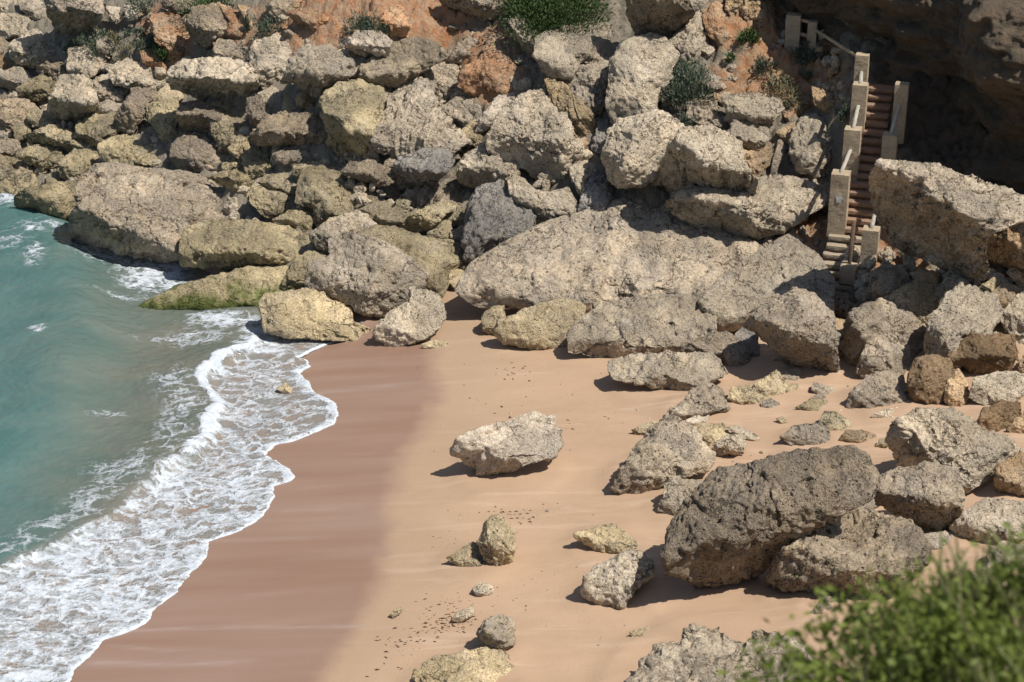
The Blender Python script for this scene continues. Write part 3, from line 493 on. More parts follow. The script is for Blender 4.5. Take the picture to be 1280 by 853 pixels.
0|dark|A102 b-.22 t.75 f-.75 T.5 n1.2|boulder|largest dark boulder on the sand, leaning to upper right|826,700 834,660 868,616 898,586 945,576 1000,562 1062,558 1088,572 1104,600 1088,628 1042,649 988,684 962,709 911,734 868,732 832,717
16|dark|A72 b-.05 t1.3 f-.4 T.5 n1.0 z.1|boulder|second dark boulder in front, rounded like a loaf|224,322 366,212 478,142 630,112 766,152 848,234 890,350 806,408 704,468 600,503 478,478 380,488 226,458 184,424
16|grey||rock|small grey stone squeezed between the two dark boulders|534,108 630,52 678,106 640,128 536,156
16|ochre||rock|small rounded tan stone right of the second dark boulder|762,150 830,132 868,168 858,218 798,208
16|white|t1.1|rock|crumbled whitish rock at the second dark boulder's right end|824,228 974,212 984,272 902,318 854,296
16|ochre||rock|tiny tan stone above the crumbled whitish rock|914,202 960,174 988,208 974,236
16|pale|A70 b-.2 f-.4|boulder|pale speckled boulder near right edge above the green bush|962,202 1034,124 1130,72 1290,92 1400,200 1200,268 1060,278 996,268
16|white|t1.4 T.25|rock|flat white stone in front of the pale speckled boulder|952,292 1010,258 1058,278 978,312
16|dark|n1.3|rock|dark jagged stone below the loaf-shaped boulder|342,594 434,494 488,462 594,494 630,562 540,610 426,610
16|sandy|t1.3 T.25|rock|flat tan stone left of the dark jagged stone|312,512 380,472 438,498 414,548
16|ochre|t1.4 T.25|rock|flat tan stone under the loaf-shaped boulder's right end|732,452 800,432 890,468 780,498
16|lgrey|n1.2|boulder|grey rock peeping out behind the green bush|990,436 1096,370 1160,330 1215,320 1230,400 1150,470 1050,470
0|lgrey|A70 b-.2|rock|white-topped stone in the bush's shadow at the right edge|1232,690 1252,676 1290,680 1290,720 1240,716
15|sandy|t1.1|rock|low yellow rock just above the tan egg-shaped boulder|328,230 420,192 492,182 566,234 620,290 594,318 430,308 364,276
15|lgrey|A70 b-.3 t.8 T.7|boulder|tan egg-shaped boulder alone on the lower sand|372,412 426,352 520,302 604,302 668,344 674,402 606,466 532,543 416,526 366,474
15|lgrey|A60 T.8|boulder|round pitted stone left of the largest dark boulder|682,130 714,14 780,-8 884,4 886,62 856,106 802,146 738,157
15|sandy|t1.5 T.2|rock|small flat yellowish rock alone on lower sand|556,642 600,626 662,614 686,618 642,664 578,670
15|lgrey|A80 b-.6 t1.1 T.35 n1.4|boulder|wide jagged pale-grey outcrop at the bottom edge|540,860 612,792 602,758 694,692 766,684 784,632 850,612 952,642 1048,682 1066,632 1132,622 1260,652 1330,720 1420,800 1480,900 1300,1040 500,1000
14|sandy|A75 b-.2 t.6 T.8|boulder|pale pointed rock standing in a patch of seaweed bits|962,262 1006,164 1060,142 1118,206 1134,280 1118,346 1050,378 994,334
14|sandy|t1.2 T.3|rock|low yellow wedge at left foot of the pale pointed rock|830,324 950,258 1004,314 1058,380 940,378 846,346
14|pale||rock|small pale lump below the pale pointed rock|942,464 968,428 1036,444 1032,486 956,491
14|pale|t1.2|rock|small elongated pale stone above the square grey stone|852,594 876,554 956,528 956,564 892,608
14|lgrey|A45 b-.2 f-.4 T.8|boulder|square grey stone standing on the yellow flat rock, bottom|962,652 994,584 1060,562 1118,584 1128,692 1064,734 996,712
14|sandy|t1.3 T.3|boulder|yellow flat rock at the bottom edge under the square stone|702,808 776,744 900,722 1000,702 1084,722 1122,790 1120,980 700,980
14|sandy|t1.5 T.2|rock|tiny pale slab in the sand by the wet line|596,562 640,534 656,548 608,586
0|white|A70 b-.3 t1.0 f-.6 T.5 n1.1|boulder|whitish overhanging boulder alone in the middle of the sand|566,563 570,549 600,533 640,523 662,515 692,521 699,540 703,556 692,572 650,587 620,599 602,600 590,583 572,570
'''

# ------------------------------------------------------------------ rocks
PANEL = {'1': (0,0,.2578), '2': (310,0,.2578), '3': (620,0,.2578), '4': (930,0,.2734), '5': (0,200,.2578), '6': (310,200,.2578),
         '7': (620,200,.2578), '8': (930,200,.2734), '9': (0,400,.2578), '10': (310,400,.2578), '11': (620,400,.2578), '12': (930,400,.2734),
         '13': (0,600,.2969), '14': (310,600,.2969), '15': (620,600,.2969), '16': (900,600,.2969), '0': (0,0,1.0)}
def radial(poly, cx, cy, th):
    """distance from the centre to the outline in every direction th"""
    A = poly - [cx, cy]; B = np.roll(A, -1, 0)
    r = np.zeros(len(th))
    ct, st = np.cos(th), np.sin(th)
    for a, b in zip(A, B):
        e = b - a
        den = ct * e[1] - st * e[0]
        den = np.where(np.abs(den) < 1e-9, 1e-9, den)
        t = (a[0] * e[1] - a[1] * e[0]) / den
        s = (a[0] * st - a[1] * ct) / den
        r = np.where((s >= -1e-6) & (s <= 1 + 1e-6) & (t > 0), np.maximum(r, t), r)
    return r
def centroid(P):
    x, y = P[:, 0], P[:, 1]; x2, y2 = np.roll(x, -1), np.roll(y, -1)
    c = x * y2 - x2 * y; a = c.sum() / 2
    return ((x + x2) * c).sum() / (6 * a), ((y + y2) * c).sum() / (6 * a)

def make_rock(idx, poly, mat, prm, name, label, cat, group, zone, parent=None, dist=None):
    rs = np.random.RandomState(1000 + idx)
    cx, cy = centroid(poly)
    th = np.linspace(-math.pi, math.pi, 361)
    gr = {'sand': 1.0, 'edge': 1.05, 'bank': 1.09}[zone]
    poly = (poly - [cx, cy]) * gr + [cx, cy]
    pu = poly.copy(); pu[:, 1] = -pu[:, 1]                      # y up
    rho = radial(pu, cx, -cy, th)
    rho = np.where(rho <= 0, np.median(rho[rho > 0]), rho)
    k = np.array([1, 2, 3, 2, 1.]) / 9
    rr = np.concatenate([rho[-5:-1], rho, rho[1:5]]); rho = np.convolve(rr, k, 'same')[4:-4]
    Rpx = math.sqrt(abs((poly[:, 0] * np.roll(poly[:, 1], -1) - np.roll(poly[:, 0], -1) * poly[:, 1]).sum() / 2) / math.pi)
    lev = 6 if Rpx > 52 else 5 if Rpx > 17 else 4 if Rpx > 7 else 3
    D0, Fc = ico(lev)
    rot = Matrix.Rotation(rs.rand() * 3, 3, 'Z') @ Matrix.Rotation(rs.rand() * 3, 3, 'X')
    d = D0 @ np.array(rot)
    # boxy ball cut by random planes: facets
    pw = 4.2 if zone == 'bank' else 3.4
    s = np.hypot(d[:, 0], d[:, 1]); c = d[:, 2]
    br = 1 / (s ** pw + np.abs(c) ** pw) ** (1 / pw)
    p = d * br[:, None]
    for _ in range(12):
        cz = rs.uniform(.25, .92) * rs.choice([-1, 1]); a = rs.uniform(0, 2 * math.pi); q = math.sqrt(1 - cz * cz)
        nrm = np.array([q * math.cos(a), q * math.sin(a), cz]); h = max(rs.uniform(.34, .82), q * (.93 if zone == 'bank' else .97))
        dn = p @ nrm
        p = p * np.where(dn > h, h / np.maximum(dn, 1e-6), 1)[:, None]
    ang = np.arctan2(p[:, 1], p[:, 0]); ss = np.hypot(p[:, 0], p[:, 1])
    rad = np.interp(ang, th, rho) * ss
    upx, vpx = rad * np.cos(ang), rad * np.sin(ang)            # pixels right / up of the centroid
    # distance
    ymax, ymin = poly[:, 1].max(), poly[:, 1].min()
    A = math.radians(prm['A']); ca, sa = math.cos(A), math.sin(A)
    ext = np.array([(q[0] - cx) * ca - (q[1] - cy) * sa for q in poly]); wmin, wmax = ext.min(), ext.max()
    bpx = (wmin + wmax) / 2 + prm['b'] * (wmax - wmin) / 2
    sm = .05 * (wmax - wmin)
    def dep(w, wob=0.):
        x = w - bpx - wob
        return prm['f'] * x + (prm['t'] - prm['f']) * (x + np.sqrt(x * x + sm * sm)) / 2
    if dist is None:
        near = {'sand': 1.0, 'edge': .85, 'bank': .65}[zone]
        ay = cy + (ymax - cy) * near
        G = hit(cx, ay); Dg = (G - CAM) @ VF
        R0 = Rpx * Dg / F
        wa = -(ay - cy) * sa
        Dc = Dg - dep(np.array(wa)) * Dg / F - {'sand': -.12, 'edge': .05, 'bank': .2}[zone] * R0 - prm['z']
    else:
        Dc = dist
    mpp = Dc / F; R = Rpx * mpp; T = R * prm['T']
    w = upx * ca + vpx * sa
    vv = (-upx * sa + vpx * ca) / Rpx
    wob = Rpx * (.22 * fbm(np.stack([vv * 1.3 + idx, vv * 0, w / Rpx * .6], 1), 4, idx + 21, .6) + .10 * fbm(np.stack([vv * 5, vv * 0 + idx, w / Rpx * 4], 1), 3, idx + 22))
    depth = dep(w, wob) * mpp - p[:, 2] * T
    # keep the outline true in perspective
    px, py = cx + upx, cy - vpx
    Dv = Dc + depth
    P = CAM + VF * Dv[:, None] + VR * (((px - 640) / F) * Dv)[:, None] + VU * ((-(py - 426.5) / F) * Dv)[:, None]
    if lev >= 4:
        N = vnormals(P, Fc)
        if (N * (P - P.mean(0))).sum() < 0: N = -N
        nm = prm['n']
        off = rs.rand(3) * 50
        cal = (.5 if zone == 'sand' else .5) * min(1, .75 / R) * min(1, nm + .2)
        disp = .10 * R * cal * fbm(P / (1.1 * R) + off, 4, idx)
        disp += .05 * cal * R * (np.abs(fbm(P / (.55 * R) + off + 7, 3, idx + 5)) * -2 + .5)
        # broken blocky steps
        st_ = fbm(P / (.8 * R) + off + 3, 3, idx + 61) * 5; disp += .042 * cal * R * (np.floor(st_) + sstep(.35, .65, st_ - np.floor(st_)))
        f1, f2 = worley(P * (1.9 / max(R, .35)) + off + fbm(P * 2.0, 2, 9)[:, None] * .35, idx)
        disp += .06 * cal * R * nm * (sstep(.0, .35, f2 - f1) - .7)
        if lev >= 5:
            g1, g2 = worley(P * 4.2 + off, idx + 3)
            nm = nm * (1.1 if zone == 'bank' else .9)
            disp += .030 * nm * min(1, R / .5) * (sstep(0, .5, g2 - g1) - .5)
            disp += .050 * nm * min(1, R / .5) * fbm(P * 3.3 + off, 4, idx + 8, .6)
            disp += .020 * nm * fbm(P * 13 + off, 3, idx + 2, .6)
            pit = fbm(P * 6.5 + off, 2, idx + 31); reg = sstep(-.1, .35, fbm(P * .9 + off, 2, idx + 41))
            disp -= .055 * nm * reg * sstep(.22, .5, pit)
        if prm['s'] is not None:
            a = math.radians(prm['s']); ax = -math.sin(a) * VR + math.cos(a) * VU * .8 + VF * .35
            q = (P @ ax) + .12 * fbm(P * 1.2 + off, 3, 77)
            ln = fbm(np.stack([q * 6.5, P @ VR * .25, P @ VF * .25], 1), 3, idx, .6)
            disp += prm.get('sa', .14) * min(1, R / .5) * ln
        # crack lines on large slabs
        if Rpx > 60:
            e1, e2 = worley(P * .75 + off + fbm(P * 1.5, 3, 4)[:, None] * .5, idx + 13)
            disp -= .07 * (1 - sstep(.0, .07, e2 - e1))
        P = P + N * disp[:, None]
    if parent is not None:
        return mesh_obj(name, P, Fc, mat, parent=parent, loc=(P[:, 0].mean(), P[:, 1].mean(), P[:, 2].min()))
    o = mesh_obj(name, P, Fc, mat, loc=(P[:, 0].mean(), P[:, 1].mean(), P[:, 2].min()))
    tag(o, label, cat, group)
    return o

def read_rocks(txt):
    grp = None; out = []
    for ln in txt.strip().splitlines():
        ln = ln.strip()
        if not ln or ln[0] == '#': continue
        if ln[0] == '=': grp = ln[2:].strip(); continue
        pan, mat, prm, name, label, pts = [x.strip() for x in ln.split('|')]
        ox, oy, sc = PANEL[pan]
        P = np.array([[float(v) for v in q.split(',')] for q in pts.split()]) * sc + [ox, oy]
        cy = centroid(P)[1]; cx = centroid(P)[0]
        zone = 'sand' if grp.startswith('rocks scattered') else 'edge' if (grp.startswith('rocks along') and cy > 250) or grp.startswith('great slabs') or cy > 400 else 'bank'
        d = dict(A=72., b=-.35, t=.7 if cy < 200 else .8 if cy < 400 else 1.0, f=-.2, T=.5, s=None, z=0., n=1.)
        for tk in prm.split():
            if tk == 'k': continue
            kk, v = tk[0], float(tk[1:]); d[kk] = v
            if kk == 'f' and v < 0: d[kk] = v * 1.8
        ii = len(out)
        if name == 'boulder' and d['s'] is None and ii % 4 == 1: d['s'] = [14., 160., 38., 75.][(ii // 4) % 4]; d['sa'] = .085
        out.append((P, mat, d, name, label, grp, zone))
    return out
ROCKS = read_rocks(ROCK_TXT)
SANDROCKS = []
for i, (P, mat, d, name, label, grp, zone) in enumerate(ROCKS):
    ob = make_rock(i, P, MAT[mat], d, name, label, 'boulder' if name == 'boulder' else 'rock', grp, zone)
    if zone == 'sand' or (zone == 'edge' and grp.startswith('boulders')):
        w_ = (P[:, 0].max() - P[:, 0].min()) / F * 48 / 2
        if w_ > .4: SANDROCKS.append((ob.location[0], ob.location[1], w_))

# ------------------------------------------------------------------ ground
def blobs(lst, px, py):
    r = np.zeros(len(px))
    for x, y, a, b, s in lst: r = np.maximum(r, s * np.exp(-(((px - x) / a) ** 2 + ((py - y) / b) ** 2)))
    return r
gx = np.arange(-28, 30.01, .075); gy = np.arange(17, 74.01, .075)
GX, GY = np.meshgrid(gx, gy); X = GX.ravel(); Y = GY.ravel()
Z = ground(X, Y)
bk = bank_z(X, Y)
m = sstep(.05, 1.5, bk)
for (bx_, by_, br_) in SANDROCKS:                 # sand banked up round the stones
    q = (np.abs(X - bx_) < br_ + 1) & (np.abs(Y - by_) < br_ + 1)
    dd = np.hypot(X[q] - bx_, (Y[q] - by_))
    Z[q] += (.085 * min(br_, .7)) * np.exp(-(np.maximum(dd - br_ * .75, 0) / .28) ** 2)
P2 = np.stack([X, Y, Z], 1)
_px, _py = project(P2)
RED0 = blobs([(450, 22, 120, 42, 1.25), (610, 85, 45, 60, 1.15), (530, 30, 80, 38, 1.15), (985, 88, 60, 45, .8), (925, 40, 40, 30, .6), (200, 50, 40, 30, .5)], _px, _py)
Z = Z - .26 * m + .55 * m * np.minimum(RED0, 1)
idx = np.where(m > 0)[0]
Pm = P2[idx]
f1, f2 = worley(Pm * 1.1 + fbm(Pm, 2, 3)[:, None] * .4, 5)
g1, g2 = worley(Pm * 3.1 + 9, 6)
Z[idx] += m[idx] * (.50 * (sstep(0, .5, f2 - f1) - .5) * (.6 - f1) * 1.4 + .16 * sstep(0, .4, g2 - g1) + .5 * fbm(Pm * .5, 3, 2) + .10 * fbm(Pm * 5, 3, 8) + .16 * RED0[idx] * (np.abs(fbm(Pm * 2.3, 4, 18, .6)) * -2 + .4))
ns = fbm(np.stack([X * .35, Y * .6, X * 0], 1), 3, 21)
Z += (1 - m) * (.035 * ns + .012 * fbm(np.stack([X * 2.2, Y * 4.5, X * 0], 1), 3, 23) * sstep(.25, .5, Z))
PP = np.stack([X, Y, Z], 1)
pxs, pys = project(PP)
wetx = np.interp(pys, [380, 428, 445, 470, 500, 540, 575, 610, 640, 690, 750, 790, 840, 900], [545, 535, 540, 546, 548, 528, 502, 494, 491, 484, 466, 442, 408, 375])
wetd = (wetx - pxs) / 45.0                        # metres inside the wet zone
def line_mark(pts, wd, px, py):
    r = np.zeros(len(px)); xs = [p[0] for p in pts]; ys = [p[1] for p in pts]
    yy = np.interp(px, xs, ys); ends = sstep(xs[0] - 10, xs[0] + 10, px) * (1 - sstep(xs[-1] - 60, xs[-1] + 20, px))
    return np.exp(-((py - yy) / wd) ** 2) * ends
sheen_tone = np.zeros(len(X))  # painted sheen: pale streaks standing in for sky reflected on wet sand
for pts, wd, a in [([(390, 492), (470, 484), (545, 476)], 2.2, .8), ([(150, 789), (230, 786), (400, 783), (490, 784)], 2.0, 1.0), ([(130, 806), (200, 813), (280, 812)], 2.0, .7), ([(110, 828), (200, 831), (330, 826)], 3.6, 1.0),
                   ([(265, 677), (330, 674), (420, 672)], 2.5, .6), ([(345, 577), (430, 569), (500, 566)], 2, .35), ([(375, 610), (450, 605), (510, 601)], 2, .35), ([(350, 640), (420, 637), (470, 636)], 2.5, .4), ([(300, 745), (380, 738), (450, 738)], 2.5, .3)]:
    sheen_tone = np.maximum(sheen_tone, a * line_mark(pts, wd, pxs, pys))
# red earth patches: authored spots on the bank
red = blobs([(450, 30, 130, 60, 1.3), (610, 80, 45, 50, 1.0), (520, 30, 70, 40, 1.1), (210, 45, 45, 40, .9), (930, 30, 60, 40, .9), (985, 85, 75, 60, 1.0), (930,100,50,30,.8), (300, 40, 60, 30, .6), (1010, 280, 40, 60, .8), (1100, 320, 80, 40, .7)], pxs, pys)
brown_shade = blobs([(1210, 150, 75, 90, 1.3), (1130, 90, 40, 50, .9), (1280, 200, 60, 60, 1.2)], pxs, pys)  # cliff-brown ground tone, painted dark to deepen the shade beside the cliff
k = len(gx)
I = np.arange(len(gy) - 1)[:, None] * k + np.arange(k - 1)[None, :]
I = I.ravel(); Fq = np.stack([I, I + 1, I + k + 1, I + k], 1)

def sand_material():
    m, nt, bs, out = new_mat('beach_sand_and_earth'); g = NT(nt); P = g.pos()
    P2 = g.scale(P, (.35, 1.0, 1.0))
    wet = g.attr('wet'); bank = g.attr('bank'); redm = g.attr('red')
    wn = g.math('ADD', wet, g.math('MULTIPLY', g.math('SUBTRACT', g.noise(P, 1.3, 5, .55), .5), .9))
    wf = g.rng(wn, -.42, .50, 0, 1, True)
    damp = g.rng(g.math('ADD', wet, g.math('MULTIPLY', g.noise(P, .5, 3), 1.5)), -2.0, .3, 0, 1, True)
    grain = g.noise(P, 60, 3, .8); band = g.noise(P2, .8, 6, .62, .5); band2 = g.noise(g.scale(P, (.12, 1, 1)), 2.6, 5, .6, .3)
    dry = g.mix(g.rng(band, .38, .62), SAND_DRY, SAND_DRY2)
    dry = g.mix(g.rng(band2, .55, .70, 0, .55), dry, SAND_PALE)
    dry = g.mix(g.math('MULTIPLY', damp, .55), dry, SAND_DAMP)
    wetc = g.mix(g.rng(g.noise(g.scale(P, (.10, 1.0, 1)), 1.6, 4, .5), .35, .7), SAND_WET, SAND_WET2)
    c = g.mix(wf, dry, wetc)
    c = g.mix(1.0, c, g.mix(grain, (.90, .90, .90), (1.1, 1.1, 1.1)), 'MULTIPLY')
    fl = g.math('MULTIPLY', g.attr('sheen_tone'), g.rng(g.noise(g.scale(P, (.5, 3, 1)), 2.5, 4, .6), .3, .6))
    c = g.mix(g.math('MULTIPLY', fl, .30), c, (.46, .39, .36))  # sky sheen put into the sand colour as a paler tint
    # dark grains and crumbs near the rocks
    cr = g.math('MULTIPLY', g.rng(g.vor(P, 6.0), .035, .07, 1, 0), g.math('MULTIPLY', g.rng(g.noise(P, .55, 3), .47, .60), g.rng(wn, -.2, -.05, 1, 0)))
    c = g.mix(g.math('MULTIPLY', cr, .8), c, (.10, .055, .03))
    # the bank
    e = g.mix(g.rng(g.noise(P, 2.2, 5, .65), .4, .6), (.27, .235, .175), (.27, .23, .175))
    rn = g.noise(P, 1.7, 6, .65)
    rf = g.rng(g.math('ADD', redm, g.math('MULTIPLY', g.math('SUBTRACT', rn, .5), 1.1)), .28, .62, 0, 1)
    rc = g.mix(g.rng(g.noise(P, 4.5, 5, .7), .38, .62), (.40, .185, .085), (.43, .30, .19))
    e = g.mix(rf, e, rc)
    e = g.mix(1.0, e, g.mix(g.noise(P, 14, 5, .7), (.72, .72, .72), (1.28, 1.28, 1.28)), 'MULTIPLY')
    e = g.mix(g.rng(g.attr('brown'), .2, .5, 0, 1), e, g.mix(g.noise(P, 3, 5), (.085, .065, .045), (.13, .10, .07)))  # dark brown earth carries the cliff's shade in its colour
    bf = g.rng(g.math('ADD', bank, g.math('MULTIPLY', g.math('SUBTRACT', g.noise(P, 3, 4), .5), .3)), .10, .30, 0, 1)
    c = g.mix(bf, c, e)
    g.put(bs.inputs['Base Color'], c)
    g.put(bs.inputs['Roughness'], g.math('SUBTRACT', .95, g.math('MULTIPLY', wf, g.rng(g.noise(g.scale(P, (.08, 1.0, 1)), 1.3, 4, .5), .40, .66, .50, .66))))
    g.put(bs.inputs['Specular IOR Level'], g.math('MULTIPLY_ADD', wf, .30, .15))
    h = g.math('ADD', g.math('MULTIPLY', g.noise(P, 26, 4, .7), .25), g.math('MULTIPLY', g.noise(g.scale(P, (.4, 1, 1)), 5, 4, .6), .5))
    h = g.math('MULTIPLY', h, g.math('SUBTRACT', 1.0, g.math('MULTIPLY', wf, .93)))
    h = g.math('ADD', h, g.math('MULTIPLY', g.math('MULTIPLY', g.noise(P, 8, 8, .72), bf), 4.0))
    g.put(bs.inputs['Normal'], g.bump(h, .03, 1.0))
    return m
SAND_DRY = (.385, .262, .172); SAND_DRY2 = (.43, .295, .195); SAND_PALE = (.53, .39, .285); SAND_DAMP = (.33, .235, .155)
SAND_WET = (.25, .153, .108); SAND_WET2 = (.29, .195, .148)
SANDM = sand_material()
g_ = mesh_obj('ground', PP, Fq, SANDM, attrs={'wet': wetd, 'bank': m, 'sheen_tone': sheen_tone, 'brown': brown_shade, 'red': red * (pys < 380)})
tag(g_, kind='structure')

# far ground under and around everything
def far_mat():
    m, nt, bs, out = new_mat('far_rocky_land'); g = NT(nt); P = g.pos()
    c = g.mix(g.rng(g.noise(P, .4, 6, .65), .4, .6), (.24, .20, .15), (.10, .10, .055))
    g.put(bs.inputs['Base Color'], c); bs.inputs['Roughness'].default_value = .95
    g.put(bs.inputs['Normal'], g.bump(g.noise(P, 2, 6, .7), .3)); return m
hx = np.arange(-300, 301, 3.0); hy = np.arange(-60, 400, 3.0)
HX, HY = np.meshgrid(hx, hy); hX = HX.ravel(); hY = HY.ravel()
hZ = np.minimum(ground(hX, hY), 22 + 2 * fbm(np.stack([hX, hY, hX * 0], 1) * .05, 4, 3)) - .9
inside = (hX > -27) & (hX < 29) & (hY > 18) & (hY < 73)
hZ = np.where(inside, hZ - 2.5, hZ) 
k = len(hx); I = (np.arange(len(hy) - 1)[:, None] * k + np.arange(k - 1)[None, :]).ravel()
o = mesh_obj('terrain', np.stack([hX, hY, hZ], 1), np.stack([I, I + 1, I + k + 1, I + k], 1), far_mat()); tag(o, kind='structure')

# ------------------------------------------------------------------ sea
SHORE = [(240, 60), (262, 330), (300, 340), (340, 400), (370, 430), (385, 452), (400, 462), (410, 448), (424, 432), (430, 408), (438, 388), (446, 374), (448, 384), (457, 388), (465, 374), (478, 388), (490, 394), (503, 414),
         (507, 422), (520, 426), (535, 420), (545, 396), (555, 366), (557, 344), (570, 334), (576, 346), (592, 366), (600, 373), (606, 368), (612, 346), (625, 344), (640, 337), (655, 324),
         (668, 300), (680, 266), (695, 262), (710, 250), (728, 236), (745, 225), (760, 200), (775, 190), (785, 175), (795, 150), (800, 131), (815, 118), (835, 95), (853, 88), (900, 60), (1000, -20), (1400, -260)]
BREAK = [(240, 120), (300, 200), (380, 290), (400, 300), (425, 316), (440, 304), (455, 272), (470, 250), (482, 250), (495, 262), (510, 272), (525, 266), (545, 262), (560, 240), (575, 228), (590, 200), (605, 190),
         (620, 160), (640, 148), (655, 112), (670, 92), (690, 50), (705, 10), (730, -30), (853, -200)]
rows_y = np.concatenate([np.arange(44, 62, .06)[::-1], np.arange(18, 44, .045)[::-1]])
# row pixel for a given world Y at z about 0
fx = np.concatenate([np.linspace(0, .45, 200, endpoint=False), np.linspace(.45, 1, 420)])
yp = 426.5 - F * ((np.stack([0*rows_y, rows_y, 0*rows_y], 1) - CAM) @ VU) / ((np.stack([0*rows_y, rows_y, 0*rows_y], 1) - CAM) @ VF)
jag = fbm(np.stack([yp * .09, yp * 0, yp * 0], 1), 4, 3, .6) * 5 + fbm(np.stack([yp * .33, yp * 0, yp * 0 + 5], 1), 3, 31, .6) * 2.5
sx = np.interp(yp, [a for a, b in SHORE], [b for a, b in SHORE]) + jag
dv = (np.stack([0*rows_y, rows_y, 0*rows_y], 1) - CAM) @ VF
XS = (sx - 640) / F * dv
XL = np.full_like(XS, -34.0)
WX = XL[:, None] + (XS - XL)[:, None] * fx[None, :]
WY = np.repeat(rows_y[:, None], len(fx), 1)
X = WX.ravel(); Y = WY.ravel(); sd = (np.repeat(XS[:, None], len(fx), 1) - WX).ravel()
pw_, ph_ = project(np.stack([X, Y, 0 * X], 1))
bx = np.interp(ph_, [a for a, b in BREAK], [b for a, b in BREAK])
bx = bx + 9 * fbm(np.stack([ph_ * .045, pw_ * 0, pw_ * 0], 1), 3, 83, .6)
bd = (pw_ - bx) / F * np.repeat(dv[:, None], len(fx), 1).ravel()        # metres shoreward of the breaker
bz = beach_z(X, Y)
base = np.maximum(0.0, bz + .035)
base = base - .04 * np.exp(-(sd / .05) ** 2)                          # the wash thins out at its edge
chop = fbm(np.stack([X * 1.1, Y * 1.1, X * 0], 1), 4, 51, .55)
W = .05 * chop * sstep(0, 2, sd) + .02 * fbm(np.stack([X * 5, Y * 7, X * 0], 1), 3, 53) * sstep(0, .6, sd)
crn = fbm(np.stack([X * .9, Y * 1.6, X * 0], 1), 4, 85, .6)
amp = .24 * sstep(395, 440, ph_) * (1 - .55 * sstep(560, 660, ph_)) * (1 + .5 * crn)
W += amp * np.where(bd < 0, np.exp(-(bd / 1.3) ** 2), np.exp(-(bd / .22) ** 2))
# swell rising at the upper left
sw = (pw_ - np.interp(ph_, [240, 330, 420, 520, 620], [20, 70, 95, 60, -30])) / F * 50
W += .50 * np.where(sw < 0, np.exp(-(sw / 1.8) ** 2), np.exp(-(sw / 1.1) ** 2)) * (1 - sstep(470, 620, ph_))
W += .010 * fbm(np.stack([X * 16, Y * 16, X * 0], 1), 2, 57, .5)
Zw = base + W
foam = np.zeros(len(X)); _thin = sstep(440, 520, ph_)
lace = sstep(-.2, .15, bd) * sstep(.0, .1, sd) * (.37 + .12 * sstep(480, 640, ph_))
lace *= 1 + .30 * fbm(np.stack([X * .55, Y * .9, X * 0], 1), 3, 87)
lace *= np.where(ph_ < 425, sstep(380, 425, ph_), 1)
foam = np.maximum(foam, lace)
foam = np.maximum(foam, (.95 + .45 * crn) * np.exp(-((bd - .05) / (.15 + .09 * sstep(420, 560, ph_))) ** 2) * sstep(400, 436, ph_) * (1 - .75 * sstep(540, 620, ph_)))
foam = np.maximum(foam, 1.2 * np.exp(-(sd / .09) ** 2) * sstep(400, 430, ph_))
foam = np.maximum(foam, .62 * np.exp(-((sd - .12) / .25) ** 2) * sstep(440, 470, ph_))
foam = np.maximum(foam, .36 * np.exp(-((bd + .7) / .8) ** 2) * sstep(440, 480, ph_))
foam = np.maximum(foam, blobs([(20, 262, 40, 14, .62), (60, 300, 50, 12, .42), (15, 315, 30, 20, .36), (130, 318, 60, 22, .48), (190, 345, 55, 26, .60), (225, 360, 40, 10, .72), (215, 332, 26, 8, .75), (150, 375, 50, 8, .34), (280, 400, 60, 14, .60), (320, 415, 30, 10, .62),
      (330, 435, 50, 14, .62), (48, 428, 14, 6, .6), (40, 305, 10, 5, .6), (45, 335, 20, 20, .45), (250, 425, 60, 18, .42), (130, 520, 40, 6, .40), (140, 590, 50, 18, .36), (230, 425, 80, 5, .42)], pw_, ph_))
deep = sstep(130, 20, pw_ + .12 * (ph_ - 420)) if False else 1 - sstep(-30, 240, pw_ + .22 * (ph_ - 430) + 30 * fbm(np.stack([X * .5, Y * .5, X * 0], 1), 3, 61))
mid = sstep(0, 1, (bd + 1.5) / 2.0)
k = len(fx); I = (np.arange(len(rows_y) - 1)[:, None] * k + np.arange(k - 1)[None, :]).ravel()
Fw = np.stack([I + k, I + k + 1, I + 1, I], 1)
Fw = Fw
